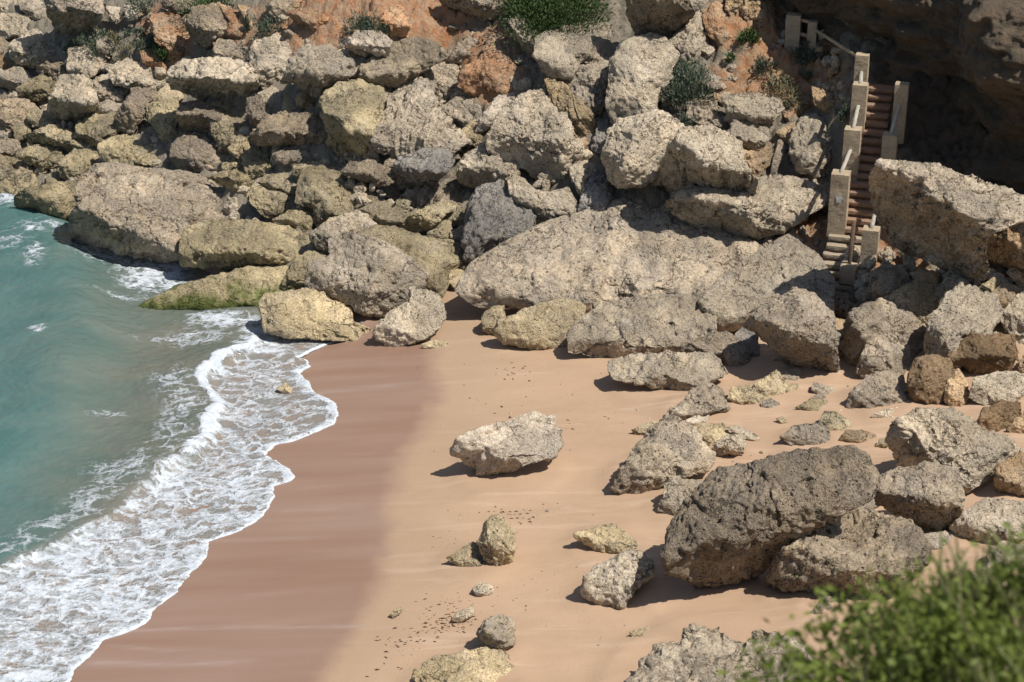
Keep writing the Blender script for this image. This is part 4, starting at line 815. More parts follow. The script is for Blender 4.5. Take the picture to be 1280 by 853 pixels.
def water_mat():
    m, nt, bs, out = new_mat('sea_water'); g = NT(nt); P = g.pos()
    fo = g.attr('foam'); dp = g.attr('deep'); sh = g.attr('shallow')
    Pw = g.n('ShaderNodeVectorMath', operation='ADD')
    wv = g.n('ShaderNodeVectorMath', operation='SCALE'); g.put(wv.inputs[0], g.noise(P, 1.6, 4, .6, col=True)); wv.inputs[3].default_value = .8
    g.put(Pw.inputs[0], g.scale(P, (.62, 1.0, .3))); g.put(Pw.inputs[1], wv.outputs[0]); Q = Pw.outputs[0]
    v1 = g.vor(Q, 2.6, 'DISTANCE_TO_EDGE'); v2 = g.vor(Q, 6.5, 'DISTANCE_TO_EDGE'); nz = g.noise(Q, 3.0, 7, .68)
    l1 = g.rng(v1, .0, .22, 1, 0); l2 = g.rng(v2, .0, .30, 1, 0)
    pat = g.math('ADD', g.math('MULTIPLY', l1, .30), g.math('MULTIPLY', l2, .22)); pat = g.math('ADD', pat, g.math('MULTIPLY', nz, .78))
    thr = g.math('SUBTRACT', 1.05, fo)
    f = g.rng(g.math('SUBTRACT', pat, thr), -.14, .24, 0, 1)
    f = g.math('MULTIPLY', f, g.rng(fo, .12, .35, 0, 1))
    n1 = g.noise(g.scale(P, (.5, 1, 1)), .8, 5, .6)
    cd = g.mix(g.rng(n1, .35, .65), (.055, .135, .130), (.090, .172, .160))
    cm = g.mix(g.rng(n1, .35, .65), (.105, .130, .108), (.148, .145, .115))
    c = g.mix(dp, cm, cd)
    cs = g.mix(g.rng(g.noise(P, 1.5, 4), .4, .6), (.24, .195, .16), (.20, .195, .18))
    c = g.mix(sh, c, cs)
    fc = g.mix(g.rng(g.noise(Q, 9, 5, .7), .35, .65), (.40, .445, .49), (.63, .66, .69))
    c = g.mix(f, c, fc)
    g.put(bs.inputs['Base Color'], c)
    g.put(bs.inputs['Roughness'], g.rng(f, 0, 1, .10, .7)); bs.inputs['IOR'].default_value = 1.33
    bs.inputs['Specular IOR Level'].default_value = .5
    h = g.math('ADD', g.math('MULTIPLY', g.noise(g.scale(P, (.6, 1.0, 1)), 5, 5, .6, .5), .5), g.math('MULTIPLY', f, .55))
    h = g.math('ADD', h, g.math('MULTIPLY', g.noise(Q, 14, 4, .6), g.rng(f, 0, 1, .12, .35)))
    g.put(bs.inputs['Normal'], g.bump(h, .05, .9))
    return m
o = mesh_obj('sea', np.stack([X, Y, Zw], 1), Fw, water_mat(), attrs={'foam': foam, 'deep': deep, 'shallow': sstep(-.4, .5, bd) * sstep(395, 440, ph_)})
tag(o, kind='structure')
# open sea beyond
def sea_far():
    V = [(-600, -60, -.25), (-20, -60, -.25), (-20, 30, -.25), (-20, 64, -.25), (-600, 400, -.25)]
    m, nt, bs, out = new_mat('open_sea_water'); g = NT(nt); P = g.pos()
    bs.inputs['Base Color'].default_value = (.045, .17, .165, 1); bs.inputs['Roughness'].default_value = .15
    g.put(bs.inputs['Normal'], g.bump(g.noise(P, 1.2, 5), .15)); return mesh_obj('open_sea', np.array(V, float), [(0, 1, 2, 3, 4)], m, smooth=False)
tag(sea_far(), kind='structure')

# ------------------------------------------------------------------ loose things on the sand
rs = np.random.RandomState(5)
def bits(name, label, cat, spots, mat, size, n3=3):
    V = []; Fl = []
    for (x, y, a, b, n) in spots:
        for _ in range(n):
            px, py = x + rs.randn() * a, y + rs.randn() * b
            H = hit(px, py); z = H[2] + .004
            L = rs.uniform(.6, 1.6) * size; Wd = L * rs.uniform(.2, .5); t = rs.randn() * .5
            u = np.array([math.cos(t), math.sin(t), 0]); v = np.array([-math.sin(t), math.cos(t), 0])
            c = np.array([H[0], H[1], z]); b0 = len(V)
            V += [c - u * L, c - v * Wd + [0, 0, 0], c + u * L, c + v * Wd, c + [0, 0, Wd * .9]]
            Fl += [(b0, b0+1, b0+4), (b0+1, b0+2, b0+4), (b0+2, b0+3, b0+4), (b0+3, b0, b0+4)]
    o = mesh_obj(name, np.array(V), np.array(Fl), mat, smooth=False)
    tag(o, label, cat, kind='stuff'); return o
wm, nt, bs, out = new_mat('dry_seaweed'); bs.inputs['Base Color'].default_value = (.075, .035, .02, 1); bs.inputs['Roughness'].default_value = .8
bits('seaweed_debris', 'dark seaweed bits strewn in loose lines over the lower sand', 'seaweed',
     [(618, 620, 10, 14, 40), (650, 645, 18, 8, 50), (560, 685, 16, 10, 35), (555, 705, 10, 4, 22), (600, 716, 26, 4, 45), (575, 722, 24, 8, 45), (565, 745, 28, 9, 70), (562, 778, 22, 8, 110), (512, 802, 22, 4, 45),
      (505, 812, 14, 5, 22), (540, 800, 25, 12, 45), (500, 828, 22, 14, 45), (570, 755, 8, 5, 55), (640, 462, 14, 10, 30), (530, 452, 6, 5, 10), (620, 500, 25, 20, 14), (740, 530, 15, 5, 10)], wm, .034)

def rubble(name, label, spots, mat, lo, hi, seed):
    rs = np.random.RandomState(seed); V = []; Fl = []; b0 = 0
    D1, F1 = ico(2)
    for (x, y, a, b, n) in spots:
        for _ in range(n):
            px, py = x + rs.uniform(-a, a), y + rs.uniform(-b, b)
            H = hit(px, py); s = math.exp(rs.uniform(math.log(lo), math.log(hi)))
            d = D1.copy()
            for _k in range(5):
                nr = rs.randn(3); nr /= np.linalg.norm(nr); h = rs.uniform(.45, .85); dn = d @ nr
                d *= np.where(dn > h, h / np.maximum(dn, 1e-6), 1)[:, None]
            d = d * (s * rs.uniform(.6, 1.3, 3)) + d * rs.randn(len(d), 1) * .06 * s
            dz = -.10 if float(bank_z(H[0], H[1])) > .3 else 0
            V.append(d + H + [0, 0, dz + s * .2]); Fl.append(F1 + b0); b0 += len(d)
    o = mesh_obj(name, np.concatenate(V), np.concatenate(Fl), mat, smooth=False); tag(o, label, 'rubble', kind='stuff'); return o
rubble('rubble', 'loose broken stones filling the gaps between the boulders', [(220, 110, 240, 110, 420), (560, 170, 140, 110, 260), (300, 230, 260, 60, 240), (980, 90, 80, 50, 60), (1100, 340, 90, 30, 120), (1200, 400, 80, 60, 150), (990, 320, 40, 40, 60), (430, 40, 90, 30, 130), (600, 90, 60, 60, 120)], MAT['lgrey'], .05, .24, 3)
rubble('red_rubble', 'crumbled rusty stones lying on the bare red earth', [(440, 22, 110, 26, 170), (606, 85, 30, 55, 110), (520, 30, 60, 26, 70), (990, 88, 55, 40, 90), (935, 50, 30, 30, 40), (300, 40, 40, 25, 40)], MAT['ochre'], .03, .17, 12)
rubble('shell_grit', 'tiny pale stones and shell bits strewn over the open dry sand', [(640, 480, 90, 60, 30), (620, 680, 80, 120, 40), (740, 640, 120, 120, 40), (800, 780, 150, 60, 30), (560, 800, 60, 40, 14)], MAT['white'], .008, .025, 8)
rubble('gravel', 'scattered small pebbles on the sand among the right hand boulders', [(1020, 470, 80, 50, 40), (1150, 520, 90, 60, 70), (1180, 640, 60, 40, 60), (900, 560, 60, 40, 16), (1100, 730, 60, 20, 26)], MAT['sandy'], .015, .06, 4)

_sp = []
for (bx_, by_, br_) in SANDROCKS:
    q_ = project(np.array([[bx_, by_, float(beach_z(bx_, by_))]])); w_ = br_ * F / 48
    _sp.append((float(q_[0][0]), float(q_[1][0]) + w_ * .15, w_ * 1.25, w_ * .6, int(10 + w_ * .35)))
rubble('grit', 'fine grit and chips of stone lying round the feet of the boulders on the sand', _sp, MAT['pale'], .010, .038, 21)

# ------------------------------------------------------------------ plants
def leaf_mat(name, c1, c2, trans=.0):
    m, nt, bs, out = new_mat(name); g = NT(nt); P = g.pos()
    r = g.n('ShaderNodeNewGeometry').outputs['Random Per Island']
    c = g.mix(r, c1, c2); c = g.mix(g.rng(g.noise(P, 6, 3), .35, .65, 0, .5), c, tuple(v * .6 for v in c1))
    g.put(bs.inputs['Base Color'], c); bs.inputs['Roughness'].default_value = .6; bs.inputs['Specular IOR Level'].default_value = .3
    if trans:
        t = g.n('ShaderNodeBsdfTranslucent'); g.put(t.inputs['Color'], c); mx = g.n('ShaderNodeMixShader'); mx.inputs[0].default_value = trans
        nt.links.new(bs.outputs[0], mx.inputs[1]); nt.links.new(t.outputs[0], mx.inputs[2]); nt.links.new(mx.outputs[0], out.inputs[0])
    return m
L_GREEN = leaf_mat('dark_green_leaves', (.045, .085, .022), (.075, .12, .035))
L_TEAL = leaf_mat('grey_green_leaves', (.075, .10, .065), (.12, .145, .09))
L_DRY = leaf_mat('dry_grass_tufts', (.16, .15, .08), (.24, .21, .12))
L_FG = leaf_mat('bright_green_leaves', (.13, .18, .03), (.30, .35, .08), .4)
L_FG2 = leaf_mat('grass_blades', (.20, .25, .07), (.42, .38, .20), .35)
WOOD, nt, bs, out = new_mat('shrub_stems'); bs.inputs['Base Color'].default_value = (.10, .07, .045, 1)
def leaves(C, up, L, Wd, rs):
    """quads centred at C pointing along up"""
    n = len(C)
    up = up / np.linalg.norm(up, axis=1)[:, None]
    a = rs.randn(n, 3); sd_ = np.cross(up, a); sd_ /= np.linalg.norm(sd_, axis=1)[:, None]
    L = L[:, None]; Wd = Wd[:, None]
    V = np.stack([C - up * L * .5, C + sd_ * Wd * .5, C + up * L * .5, C - sd_ * Wd * .5], 1).reshape(-1, 3)
    Fc = np.arange(4 * n).reshape(n, 4); return V, Fc
def shrub(px, py, w, h, mat, label, n, leaf=.05, name='shrub', cat='shrub', group='low shrubs and tufts growing on the bank', spiky=.5):
    """w, h in pixels of the photograph, real size follows from where it grows"""
    rs = np.random.RandomState(int(px * 7 + py))
    B = hit(px, py + h * .3); D = (B - CAM) @ VF; rw = w * D / F / 2; rh = h * D / F
    root = empty(name, B); tag(root, label, cat, group)
    nc = max(5, int(n / 60)); cc = rs.randn(nc, 3); cc /= np.linalg.norm(cc, axis=1)[:, None]; cc *= rs.rand(nc, 1) ** .4
    cc[:, 2] = np.abs(cc[:, 2])
    q = cc[rs.randint(nc, size=n)] + rs.randn(n, 3) * .22
    up = q * .8 + rs.randn(n, 3) * .5; up[:, 2] = np.abs(up[:, 2]) + spiky
    slope = .55
    C = B + np.stack([q[:, 0] * rw, q[:, 1] * rw * .8, q[:, 2] * rh * .55 + q[:, 1] * rw * .8 * slope - .05], 1) + [0, -.25, .12]
    V, Fc = leaves(C, up, leaf * rs.uniform(.7, 1.6, n), leaf * rs.uniform(.25, .6, n), rs)
    mesh_obj('foliage', V, Fc, mat, parent=root, loc=B, smooth=False)
    V = []; Fl = []
    for i in range(min(nc, 14)):
        e = B + np.array([cc[i, 0] * rw * .8, cc[i, 1] * rw * .6 - .2, max(.05, cc[i, 2] * rh * .5 + cc[i, 1] * rw * .4)]); s = B + [0, -.1, -.15]
        b0 = len(V)
        for pt, r in ((s, .018), (e, .006)):
            for a in (0, 2.1, 4.2): V.append(pt + np.array([math.cos(a) * r, math.sin(a) * r, 0]))
        Fl += [(b0, b0+1, b0+4, b0+3), (b0+1, b0+2, b0+5, b0+4), (b0+2, b0, b0+3, b0+5)]
    mesh_obj('stem', np.array(V), Fl, WOOD, parent=root, loc=B)
    return root
SHRUBS = [
 (690, 2, 118, 60, 'G', 'large dark green bush hanging over the grey boulder at top', 9000),
 (655, 2, 46, 34, 'G', 'smaller green bush at the left of the large one at top', 1500),
 (272, -4, 80, 24, 'G', 'dark green bush cut by the top edge above the orange boulder', 1600),
 (455, 30, 50, 30, 'T', 'grey-green scrub on the red earth above the whitish boulder', 1300),
 (475, 32, 34, 18, 'T', 'small grey tuft at the right of the scrub above the whitish boulder', 500),
 (335, 32, 38, 30, 'T', 'dark scrub in the shade left of the red earth slope', 800),
 (862, 98, 74, 26, 'T', 'wide grey-green shrub beside the dome boulder', 3200),
 (850, 118, 30, 18, 'T', 'grey-green tuft hanging below the wide shrub', 700),
 (860, 150, 26, 20, 'T', 'small tuft in the crack of the massive speckled boulder', 400),
 (937, 45, 30, 24, 'G', 'green shrub under the square ochre block', 700),
 (912, 70, 14, 10, 'G', 'tiny green tuft on the dry earth left of the green shrub', 150),
 (958, 78, 30, 22, 'T', 'grey-green tuft on the dry slope below the uppermost post', 500),
 (998, 60, 26, 18, 'T', 'green-grey tuft right below the uppermost post', 400),
 (1012, 74, 22, 12, 'T', 'small tuft at the crest of the dry slope near stairs', 260),
 (1008, 92, 20, 12, 'T', 'tiny grey tuft in the middle of the dry slope', 200),
 (975, 108, 50, 24, 'D', 'dry grass patch above the flat grey boulder', 900),
 (988, 128, 24, 16, 'D', 'dry tuft at the lower right of the grass patch', 300),
 (1052, 138, 18, 24, 'T', 'bluish tuft beside the left stair post', 350),
 (938, 12, 18, 12, 'T', 'small tuft among the ochre rocks at the top', 200),
 (118, 48, 44, 24, 'T', 'grey-green scrub right of the top left hollow boulder', 800),
 (145, 44, 22, 16, 'D', 'brownish tuft between two scrub clumps, upper left', 300),
 (172, 40, 24, 14, 'T', 'small clump below the whitish stone in the upper left scrub', 350),
 (185, 54, 36, 20, 'T', 'broad clump left of the orange crumbling outcrop', 700),
 (205, 62, 24, 26, 'G', 'darker clump in front of the orange crumbling outcrop', 500),
 (158, 64, 30, 10, 'D', 'low dry clump in the middle of the upper left scrub', 300),
 (88, 56, 22, 20, 'T', 'shaded clump at the foot of the top left hollow boulder', 350),
 (180, 6, 50, 14, 'T', 'scrub strip at the top edge left of the rusty outcrops', 600),
 (130, 4, 22, 16, 'T', 'shaded tuft at the top edge by the hollow boulder', 250),
 (215, 38, 16, 10, 'T', 'tiny tuft on top of the orange outcrop', 150),
 (310, 28, 14, 26, 'T', 'narrow tuft on the ochre stone by the dark gully', 250),
]
for x, y, w, h, mm, lb, n in SHRUBS:
    shrub(x, y, w, h, {'G': L_GREEN, 'T': L_TEAL, 'D': L_DRY}[mm], lb, n, leaf=.075 if mm != 'G' else .085)

# ------------------------------------------------------------------ staircase
def stone_mat(name, c1, c2, c3, sc=4.0):
    m, nt, bs, out = new_mat(name); g = NT(nt); P = g.pos()
    c = g.mix(g.rng(g.noise(P, sc, 5, .65), .38, .62), c1, c2)
    c = g.mix(g.rng(g.noise(P, sc * 2.7, 5, .7), .55, .7), c, c3)
    c = g.mix(1.0, c, g.mix(g.noise(P, 45, 3, .7), (.8, .8, .8), (1.2, 1.2, 1.2)), 'MULTIPLY')
    g.put(bs.inputs['Base Color'], c); bs.inputs['Roughness'].default_value = .9
    g.put(bs.inputs['Normal'], g.bump(g.noise(P, 16, 7, .7), .05)); return m
M_STEP = stone_mat('reddish_step_stone', (.33, .20, .125), (.28, .18, .12), (.38, .28, .19))
M_STEP2 = stone_mat('tan_step_stone', (.42, .34, .24), (.36, .285, .20), (.30, .24, .17))
M_POST = stone_mat('weathered_concrete', (.50, .39, .26), (.40, .31, .205), (.55, .46, .34))
M_RAIL = stone_mat('pale_rail', (.50, .46, .39), (.42, .38, .31), (.36, .31, .25))
M_IRON = stone_mat('rusty_iron', (.12, .07, .045), (.16, .10, .06), (.09, .06, .045), 9)
M_BIN = stone_mat('white_paint', (.75, .73, .68), (.68, .65, .6), (.6, .57, .5))
def rough_box(c, ax, ay, az, sx, sy, sz, seed, amp=.02, res=.09, bev=.03):
    """box with worn edges: subdivided, edges rounded, surface noise"""
    nx, ny, nz = [max(2, int(s / res)) for s in (sx, sy, sz)]
    V = []; Fl = []; key = {}
    def vid(i, j, k):
        if (i, j, k) not in key:
            key[(i, j, k)] = len(V); V.append(((i / nx - .5) * sx, (j / ny - .5) * sy, (k / nz - .5) * sz))
        return key[(i, j, k)]
    for i in range(nx):
        for j in range(ny):
            Fl.append((vid(i,j,0), vid(i,j+1,0), vid(i+1,j+1,0), vid(i+1,j,0))); Fl.append((vid(i,j,nz), vid(i+1,j,nz), vid(i+1,j+1,nz), vid(i,j+1,nz)))
        for k in range(nz):
            Fl.append((vid(i,0,k), vid(i+1,0,k), vid(i+1,0,k+1), vid(i,0,k+1))); Fl.append((vid(i,ny,k), vid(i,ny,k+1), vid(i+1,ny,k+1), vid(i+1,ny,k)))
    for j in range(ny):
        for k in range(nz):
            Fl.append((vid(0,j,k), vid(0,j,k+1), vid(0,j+1,k+1), vid(0,j+1,k))); Fl.append((vid(nx,j,k), vid(nx,j+1,k), vid(nx,j+1,k+1), vid(nx,j,k+1)))
    V = np.array(V); h = np.array([sx, sy, sz]) / 2
    q = np.clip(V, -(h - bev), h - bev); dlt = V - q; ln = np.linalg.norm(dlt, axis=1)
    V = q + dlt / np.maximum(ln, 1e-9)[:, None] * np.minimum(ln, bev)[:, None]
    nn = fbm(V * 4 + seed * 3.1, 3, seed); n2 = fbm(V * 11 + seed, 2, seed + 4)
    V = V + dlt / np.maximum(ln, 1e-9)[:, None] * (amp * (nn * 1.6 + n2 * .6))[:, None]
    W = c + V[:, :1] * ax + V[:, 1:2] * ay + V[:, 2:3] * az
    return W, np.array(Fl)
def beam(a, b, w, h, seed, amp=.008):
    a = np.array(a); b = np.array(b); y = b - a; L = np.linalg.norm(y); y /= L; x = np.cross(y, [0, 0, 1.]); x /= np.linalg.norm(x); z = np.cross(x, y)
    return rough_box((a + b) / 2, x, y, z, w, L, h, seed, amp, .12, .012)
B0 = hit(1053, 352); B0 = B0 + [0, 0, .0]
NST, RISE = 22, .172
T0 = on_plane(1094, 108, B0[2] + NST * RISE)
run = (T0 - B0)[:2]; Lr = np.linalg.norm(run); ud = np.array([run[0] / Lr, run[1] / Lr, 0]); rd = np.array([ud[1], -ud[0], 0]); tr = Lr / NST
print('stairs: run per step', tr, 'base', B0, 'top', T0)
stairs = empty('stone_staircase', B0)
tag(stairs, 'steep reddish stone staircase with concrete posts climbing to the dark cliff', 'staircase')
UPV = np.array([0, 0, 1.0])
wid = 1.0
rs = np.random.RandomState(9)
for i in range(-1, NST):
    ww = wid * rs.uniform(.96, 1.06) + (.12 if i < 4 else 0) + (.35 if i < 0 else 0)
    dp_ = tr + .22; th_ = RISE * .97
    c = B0 + ud * (tr * (i + .5) + .11 + rs.randn() * .012) + UPV * (RISE * (i + 1) - th_ / 2) + rd * rs.randn() * .02
    if i < 0: c = c - ud * .1
    tt = .085 + rs.rand() * .02
    V, Fc = rough_box(c + UPV * (th_ - tt) / 2, rd, ud, UPV, ww, dp_, tt, i + 20, .009, .045, .010)
    st_ = mesh_obj('step', V, Fc, M_STEP if i > 4 else M_STEP2, parent=stairs, loc=c - UPV * th_ / 2, smooth=False)
    V, Fc = rough_box(c + ud * .045 - UPV * .03, rd, ud, UPV, ww * .96, dp_ - .06, th_, i + 50, .02, .06, .02)
    rz = mesh_obj('riser', V, Fc, M_STEP if i > 4 else M_STEP2, loc=c - UPV * th_ / 2)
    rz.parent = st_; rz.matrix_parent_inverse = Matrix.Identity(4); rz.location = (0, 0, 0)
# solid flank of masonry under the flight
V, Fc = rough_box(B0 + ud * (Lr / 2 + .35) + UPV * (NST * RISE / 2 - .75), rd, (ud * Lr + UPV * NST * RISE) / math.hypot(Lr, NST * RISE), np.cross(rd, (ud * Lr + UPV * NST * RISE) / math.hypot(Lr, NST * RISE)), .94, math.hypot(Lr, NST * RISE) - .3, .9, 5, .05, .12, .05)
mesh_obj('masonry_base', V, Fc, M_STEP2, parent=stairs, loc=B0 + ud * Lr / 2)
def at_step(px, py, side):
    """base of a post seen at pixel px,py standing beside the flight"""
    d = ray(px, py)
    # plane of the flight
    n = np.cross(rd, ud * tr + UPV * RISE); n /= np.linalg.norm(n)
    t = ((B0 - CAM) @ n) / (d @ n)
    return CAM + d * t
POSTS = {  # name: (left, right, top, bottom) px, side
 'a': (1035, 1058, 214, 282), 'b': (1052, 1073, 159, 214), 'c': (1062, 1081, 104, 160), 'd': (1067, 1084, 67, 106),
 'e': (1100, 1119, 166, 212), 'f': (1114, 1131, 104, 166), 'g': (1074, 1095, 283, 342)}
pt = {}
def post(l, r, t, b, seed, base=None):
    B = at_step((l + r) / 2, b, 0) if base is None else base
    D = (B - CAM) @ VF; w = (r - l) * D / F; h = (b - t) * D / F / math.cos(math.radians(21)) - .05
    h += .25; B = B - UPV * .25
    V, Fc = rough_box(B + UPV * h / 2, rd, ud, UPV, w * .97, w * .9, h, seed, .006, .07, .008)
    o = mesh_obj('post', V, Fc, M_POST, parent=stairs, loc=B, smooth=False)
    return B + UPV * h, w
for i, (k_, q) in enumerate(POSTS.items()): pt[k_] = post(*q, seed=60 + i)
U1 = hit(991, 52); U2 = hit(1014, 64)
pt['u1'] = post(982, 1001, 15, 50, 80, base=U1); pt['u2'] = post(1009, 1021, 26, 64, 81, base=U2)
def rail(a, b, da, db, w=.09, h=.10, mat=None, seed=1):
    A = pt[a][0] - UPV * da; Bq = pt[b][0] - UPV * db
    V, Fc = beam(A, Bq, w, h, seed); mesh_obj('handrail', V, Fc, mat or M_RAIL, parent=stairs, loc=(A + Bq) / 2)
rail('d', 'c', .45, .02, seed=3); rail('c', 'b', .5, .02, seed=4); rail('b', 'a', .5, .02, seed=5); rail('f', 'e', .45, .02, seed=6)
rail('u1', 'u2', .12, .05, .08, .09, M_POST, 7); rail('u1', 'u2', .5, .45, .08, .09, M_POST, 8); rail('u2', 'd', .2, .15, .07, .08, M_POST, 9)
# rail from the slab down to post g
A = pt['g'][0] - UPV * .02; dD = (A - CAM) @ VF
Bq = A + ud * 1.0 + UPV * .62 + rd * .05
V, Fc = beam(Bq, A, .09, .10, 12); mesh_obj('handrail', V, Fc, M_RAIL, parent=stairs, loc=(A + Bq) / 2)
# concrete block with an iron pipe
G = at_step(1061, 349, 0) - ud * .15
V, Fc = rough_box(G + UPV * .22, rd, ud, UPV, .42, .36, .52, 33, .02, .06, .03)
blk = mesh_obj('block', V, Fc, M_POST, parent=stairs, loc=G); 
V = []; Fl = []
for kk in range(2):
    for a in range(8):
        V.append(G + UPV * (.45 + kk * 1.15) + rd * .05 * math.cos(a * math.pi / 4) + ud * .05 * math.sin(a * math.pi / 4) + rd * kk * .03)
for a in range(8): Fl.append((a, (a + 1) % 8, 8 + (a + 1) % 8, 8 + a))
Fl.append(tuple(range(8, 16)))
mesh_obj('pipe', np.array(V), Fl, M_IRON, parent=stairs, loc=G + UPV * .45)
# white painted blotch on the lower left post (a flat disc of paint, slightly proud)
A = pt['a'][0] - UPV * .62 - ud * (pt['a'][1] * .45 + .012) + rd * .02
V = [A] ; n_ = 14
for a in range(n_):
    r_ = .10 * (1 + .25 * math.sin(a * 2.3)); V.append(A + rd * r_ * .8 * math.cos(a * 2 * math.pi / n_) + UPV * r_ * 1.2 * math.sin(a * 2 * math.pi / n_))
mesh_obj('paint_patch', np.array(V), [(0, 1 + a, 1 + (a + 1) % n_) for a in range(n_)], M_BIN, parent=stairs, loc=A)

# ------------------------------------------------------------------ cliff on the right
def cliff_mat():
    m, nt, bs, out = new_mat('brown_cliff_rock'); g = NT(nt); P = g.pos()
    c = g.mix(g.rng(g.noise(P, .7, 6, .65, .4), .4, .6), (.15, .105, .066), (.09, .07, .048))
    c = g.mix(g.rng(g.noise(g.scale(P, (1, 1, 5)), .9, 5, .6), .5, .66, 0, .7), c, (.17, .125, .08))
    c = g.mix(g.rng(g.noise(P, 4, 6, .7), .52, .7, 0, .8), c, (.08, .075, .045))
    g.put(bs.inputs['Base Color'], c); bs.inputs['Roughness'].default_value = .95
    g.put(bs.inputs['Normal'], g.bump(g.noise(P, 6, 8, .7), .15)); return m
M_CLIFF = cliff_mat()
CP = [on_plane(1420, 330, 2.0), hit(1305, 262), hit(1228, 185), hit(1172, 118), hit(1114, 60), hit(1045, 16), hit(945, -35)]
CP = np.array([[p[0], p[1]] for p in CP]); CP[0] = CP[1] + (CP[1] - CP[2]) * 2.2
sl = np.concatenate([[0], np.cumsum(np.linalg.norm(np.diff(CP, axis=0), axis=1))])
print('cliff foot', CP.round(1).tolist())
ns_, nv_ = 260, 150
S = np.linspace(0, sl[-1], ns_)
fxx = np.interp(S, sl, CP[:, 0]); fyy = np.interp(S, sl, CP[:, 1])
kk = np.hanning(41); kk /= kk.sum()
def smooth(a): return np.convolve(np.pad(a, 20, mode='edge'), kk, 'valid')
fxx, fyy = smooth(fxx), smooth(fyy)
tx, ty = np.gradient(fxx), np.gradient(fyy); tl = np.hypot(tx, ty); nxn, nyn = -ty / tl, tx / tl
if (nxn * -1).mean() < 0: nxn, nyn = -nxn, -nyn                      # outward: to the left, towards the stairs
fz = ground(fxx, fyy) - 1.2
ZTOP = 8.3
prof_v = np.array([0, .10, .22, .38, .55, .75, .9, 1.0]); prof_o = np.array([.9, .6, .1, -.2, -.1, .25, .1, -.3])
v = np.linspace(0, 1, nv_)
Pc = []
for i in range(ns_):
    nearw = 2.0 - 2.0 * float(sstep(.34, .56, np.array(i / ns_)))
    off = np.interp(v, prof_v, prof_o) * CLIFF_OVER + (nearw * .60 + .15) * sstep(.3, .75, v)
    z = fz[i] + v * (ZTOP - .8 * i / ns_ - fz[i])
    Pc.append(np.stack([fxx[i] + nxn[i] * off, fyy[i] + nyn[i] * off, z], 1))
Pc = np.array(Pc).reshape(-1, 3)
Nn = np.repeat(np.stack([nxn, nyn, nxn * 0], 1), nv_, 0)
dsp = .75 * fbm(Pc * .45, 5, 91, .55) + .10 * (sstep(0, .3, np.subtract(*worley(Pc * [.8, .8, 1.4] + fbm(Pc, 2, 2)[:, None] * .4, 93)[::-1])) - .5) + .30 * fbm(Pc * 2.2, 5, 95, .62) + .35 * fbm(np.stack([Pc[:, 2] * 2.2, Pc[:, 0] * .3, Pc[:, 1] * .3], 1), 3, 97)
Pf = Pc + Nn * dsp[:, None]
grid = Pf.reshape(ns_, nv_, 3)
back = grid[:, -1:, :] + np.stack([-nxn * 5, -nyn * 5, nxn * 0 + .8], 1)[:, None, :]
back2 = grid[:, :1, :] + np.stack([-nxn * 5, -nyn * 5, nxn * 0 - .2], 1)[:, None, :]
full = np.concatenate([grid, back, back2], 1); nv2 = nv_ + 2
Fl = []
I = np.arange(ns_ - 1)[:, None]; J = np.arange(nv2)[None, :]; J2 = (J + 1) % nv2
Fq = np.stack([(I * nv2 + J).ravel(), (I * nv2 + J2).ravel(), ((I + 1) * nv2 + J2).ravel(), ((I + 1) * nv2 + J).ravel()], 1)
Fq = [tuple(f) for f in Fq.tolist()] + [tuple(range(nv2)), tuple((ns_ - 1) * nv2 + np.arange(nv2)[::-1])]
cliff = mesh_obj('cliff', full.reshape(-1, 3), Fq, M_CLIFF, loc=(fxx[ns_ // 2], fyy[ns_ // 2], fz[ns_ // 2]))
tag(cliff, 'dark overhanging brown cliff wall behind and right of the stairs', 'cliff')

# ------------------------------------------------------------------ foreground headland, bush and grass
def headland():
    hx = np.arange(-6, 14.01, .25); hy = np.arange(-8, 11.01, .25); A, Bm = np.meshgrid(hx, hy); X = A.ravel(); Y = Bm.ravel()
    z = 18.4 - .64 * np.maximum(Y, -1) - 16 * sstep(7.2, 10.5, Y) - 8 * sstep(-1, -6, -X * 0 + (-X - 6) * -1 * 0) 
    z = z + .12 * fbm(np.stack([X, Y, X * 0], 1) * .8, 4, 5)
    z = np.where(Y > 10.9, -2, z)
    k = len(hx); I = (np.arange(len(hy) - 1)[:, None] * k + np.arange(k - 1)[None, :]).ravel()
    o = mesh_obj('headland', np.stack([X, Y, z], 1), np.stack([I, I + 1, I + k + 1, I + k], 1), SANDM, attrs={'wet': X * 0 - 9, 'bank': X * 0 + 1, 'red': X * 0 + .3})
    tag(o, kind='structure')
headland()
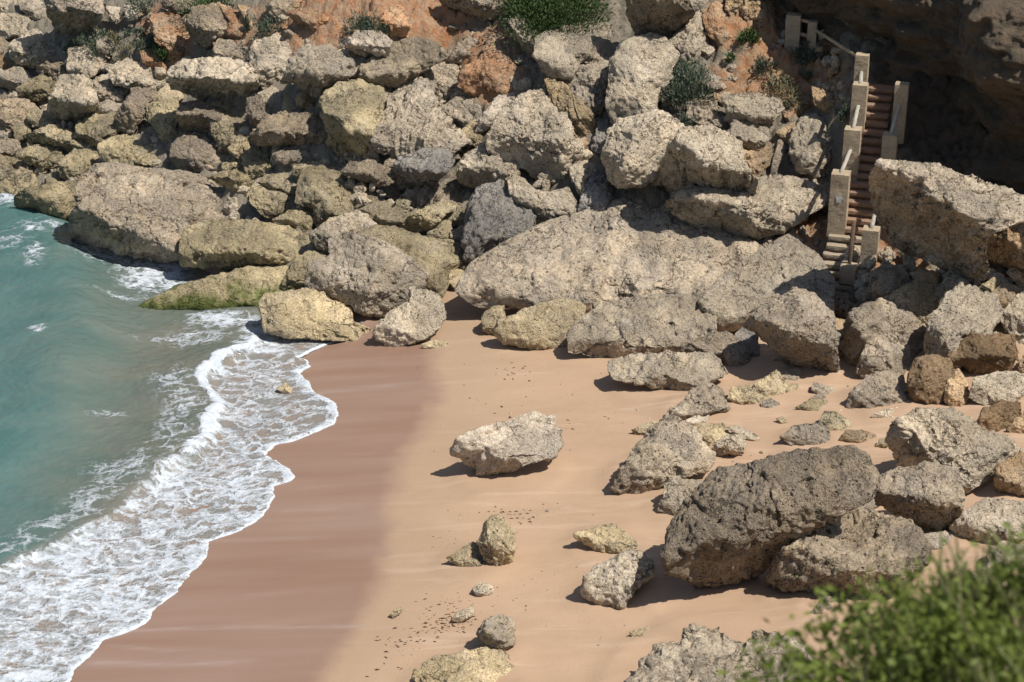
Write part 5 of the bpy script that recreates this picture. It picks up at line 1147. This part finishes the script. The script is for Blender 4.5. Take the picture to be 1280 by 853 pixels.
def fg_bush():
    rs = np.random.RandomState(3)
    C0 = CAM + ray(1330, 935) * 7.0
    base = np.array([C0[0], C0[1], 18.4 - .64 * C0[1]])
    root = empty('leafy_bush', base); tag(root, 'blurred bright green leafy bush in the near bottom right corner', 'bush')
    nc = 300; cc = rs.randn(nc, 3); cc /= np.linalg.norm(cc, axis=1)[:, None]; cc *= rs.uniform(.55, 1.0, (nc, 1)); cc[:, 2] = np.abs(cc[:, 2])
    n = 34000; q = cc[rs.randint(nc, size=n)] + rs.randn(n, 3) * .07
    R = np.array([1.20, 1.03, .83])
    C = C0 + q * R + [0, 0, -.28]
    up = q + rs.randn(n, 3) * .9
    V, Fc = leaves(C, up, rs.uniform(.026, .055, n), rs.uniform(.012, .028, n), rs)
    mesh_obj('foliage', V, Fc, L_FG, parent=root, loc=base, smooth=False)
    V = []; Fl = []
    for i in range(60):
        e = C0 + cc[i] * R * .85 + [0, 0, -.28]; b0 = len(V)
        for p_, r in ((base + [0, 0, -.1], .02), (e, .005)):
            for a in (0, 2.1, 4.2): V.append(p_ + np.array([math.cos(a) * r, math.sin(a) * r, 0]))
        Fl += [(b0, b0+1, b0+4, b0+3), (b0+1, b0+2, b0+5, b0+4), (b0+2, b0, b0+3, b0+5)]
    mesh_obj('stem', np.array(V), Fl, WOOD, parent=root, loc=base)
    # long grass growing through it
    n = 900; a = rs.rand(n) * 2 * math.pi; r = np.sqrt(rs.rand(n)) * 1.05
    S = C0 + np.stack([.16 + np.cos(a) * r * .85, np.sin(a) * r * .9, .42 * np.sqrt(np.maximum(0, 1.1 - r * r)) - .15], 1)
    V = []; Fl = []
    for s in S:
        L = rs.uniform(.18, .40); w = rs.uniform(.006, .013); lean = rs.randn(3) * .13; lean[0] -= .12; lean[2] = 0
        sdv = rs.randn(3); sdv[2] = 0; sdv /= np.linalg.norm(sdv); b0 = len(V)
        for t in (0, .35, .7, 1.0):
            c = s + UPV * L * t + lean * L * t * t * 1.6; ww = w * (1 - .8 * t ** 2)
            V += [c - sdv * ww, c + sdv * ww]
        Fl += [(b0 + 2*j, b0 + 2*j + 1, b0 + 2*j + 3, b0 + 2*j + 2) for j in range(3)]
    o = mesh_obj('long_grass', np.array(V), Fl, L_FG2, loc=base); tag(o, 'long pale grass blades sticking up through the near green bush', 'grass', kind='stuff')
fg_bush()

# ------------------------------------------------------------------ light, sky, camera
w = bpy.data.worlds.new('World'); scene.world = w; w.use_nodes = True
nt = w.node_tree; bg = nt.nodes['Background']; sky = nt.nodes.new('ShaderNodeTexSky'); sky.sky_type = 'NISHITA'; sky.sun_disc = False
sky.sun_elevation = math.asin(SUN[2]); sky.sun_rotation = math.atan2(SUN[0], SUN[1])
nt.links.new(sky.outputs[0], bg.inputs[0]); bg.inputs[1].default_value = SKY_S
ld = bpy.data.lights.new('sun', 'SUN'); ld.energy = SUN_S; ld.angle = math.radians(.53); ld.color = (1.0, .955, .88)
lo = bpy.data.objects.new('sun', ld); col.objects.link(lo); lo.rotation_euler = Vector(SUN).to_track_quat('Z', 'Y').to_euler(); lo.location = (20, 40, 60)
cd = bpy.data.cameras.new('camera'); co = bpy.data.objects.new('camera', cd); col.objects.link(co)
co.location = CAM; co.rotation_euler = (math.pi / 2 - PITCH, 0, 0); cd.sensor_width = 36; cd.lens = 18 / math.tan(HFOV / 2); cd.clip_end = 2000
cd.dof.use_dof = True; cd.dof.focus_distance = 47; cd.dof.aperture_fstop = 3.0
scene.camera = co
scene.view_settings.view_transform = 'Standard'; scene.view_settings.look = 'None'; scene.view_settings.exposure = EXPO; scene.view_settings.gamma = 1
scene.view_settings.use_curve_mapping = False
scene.cycles.use_denoising = True; scene.cycles.max_bounces = 5; scene.cycles.diffuse_bounces = 3
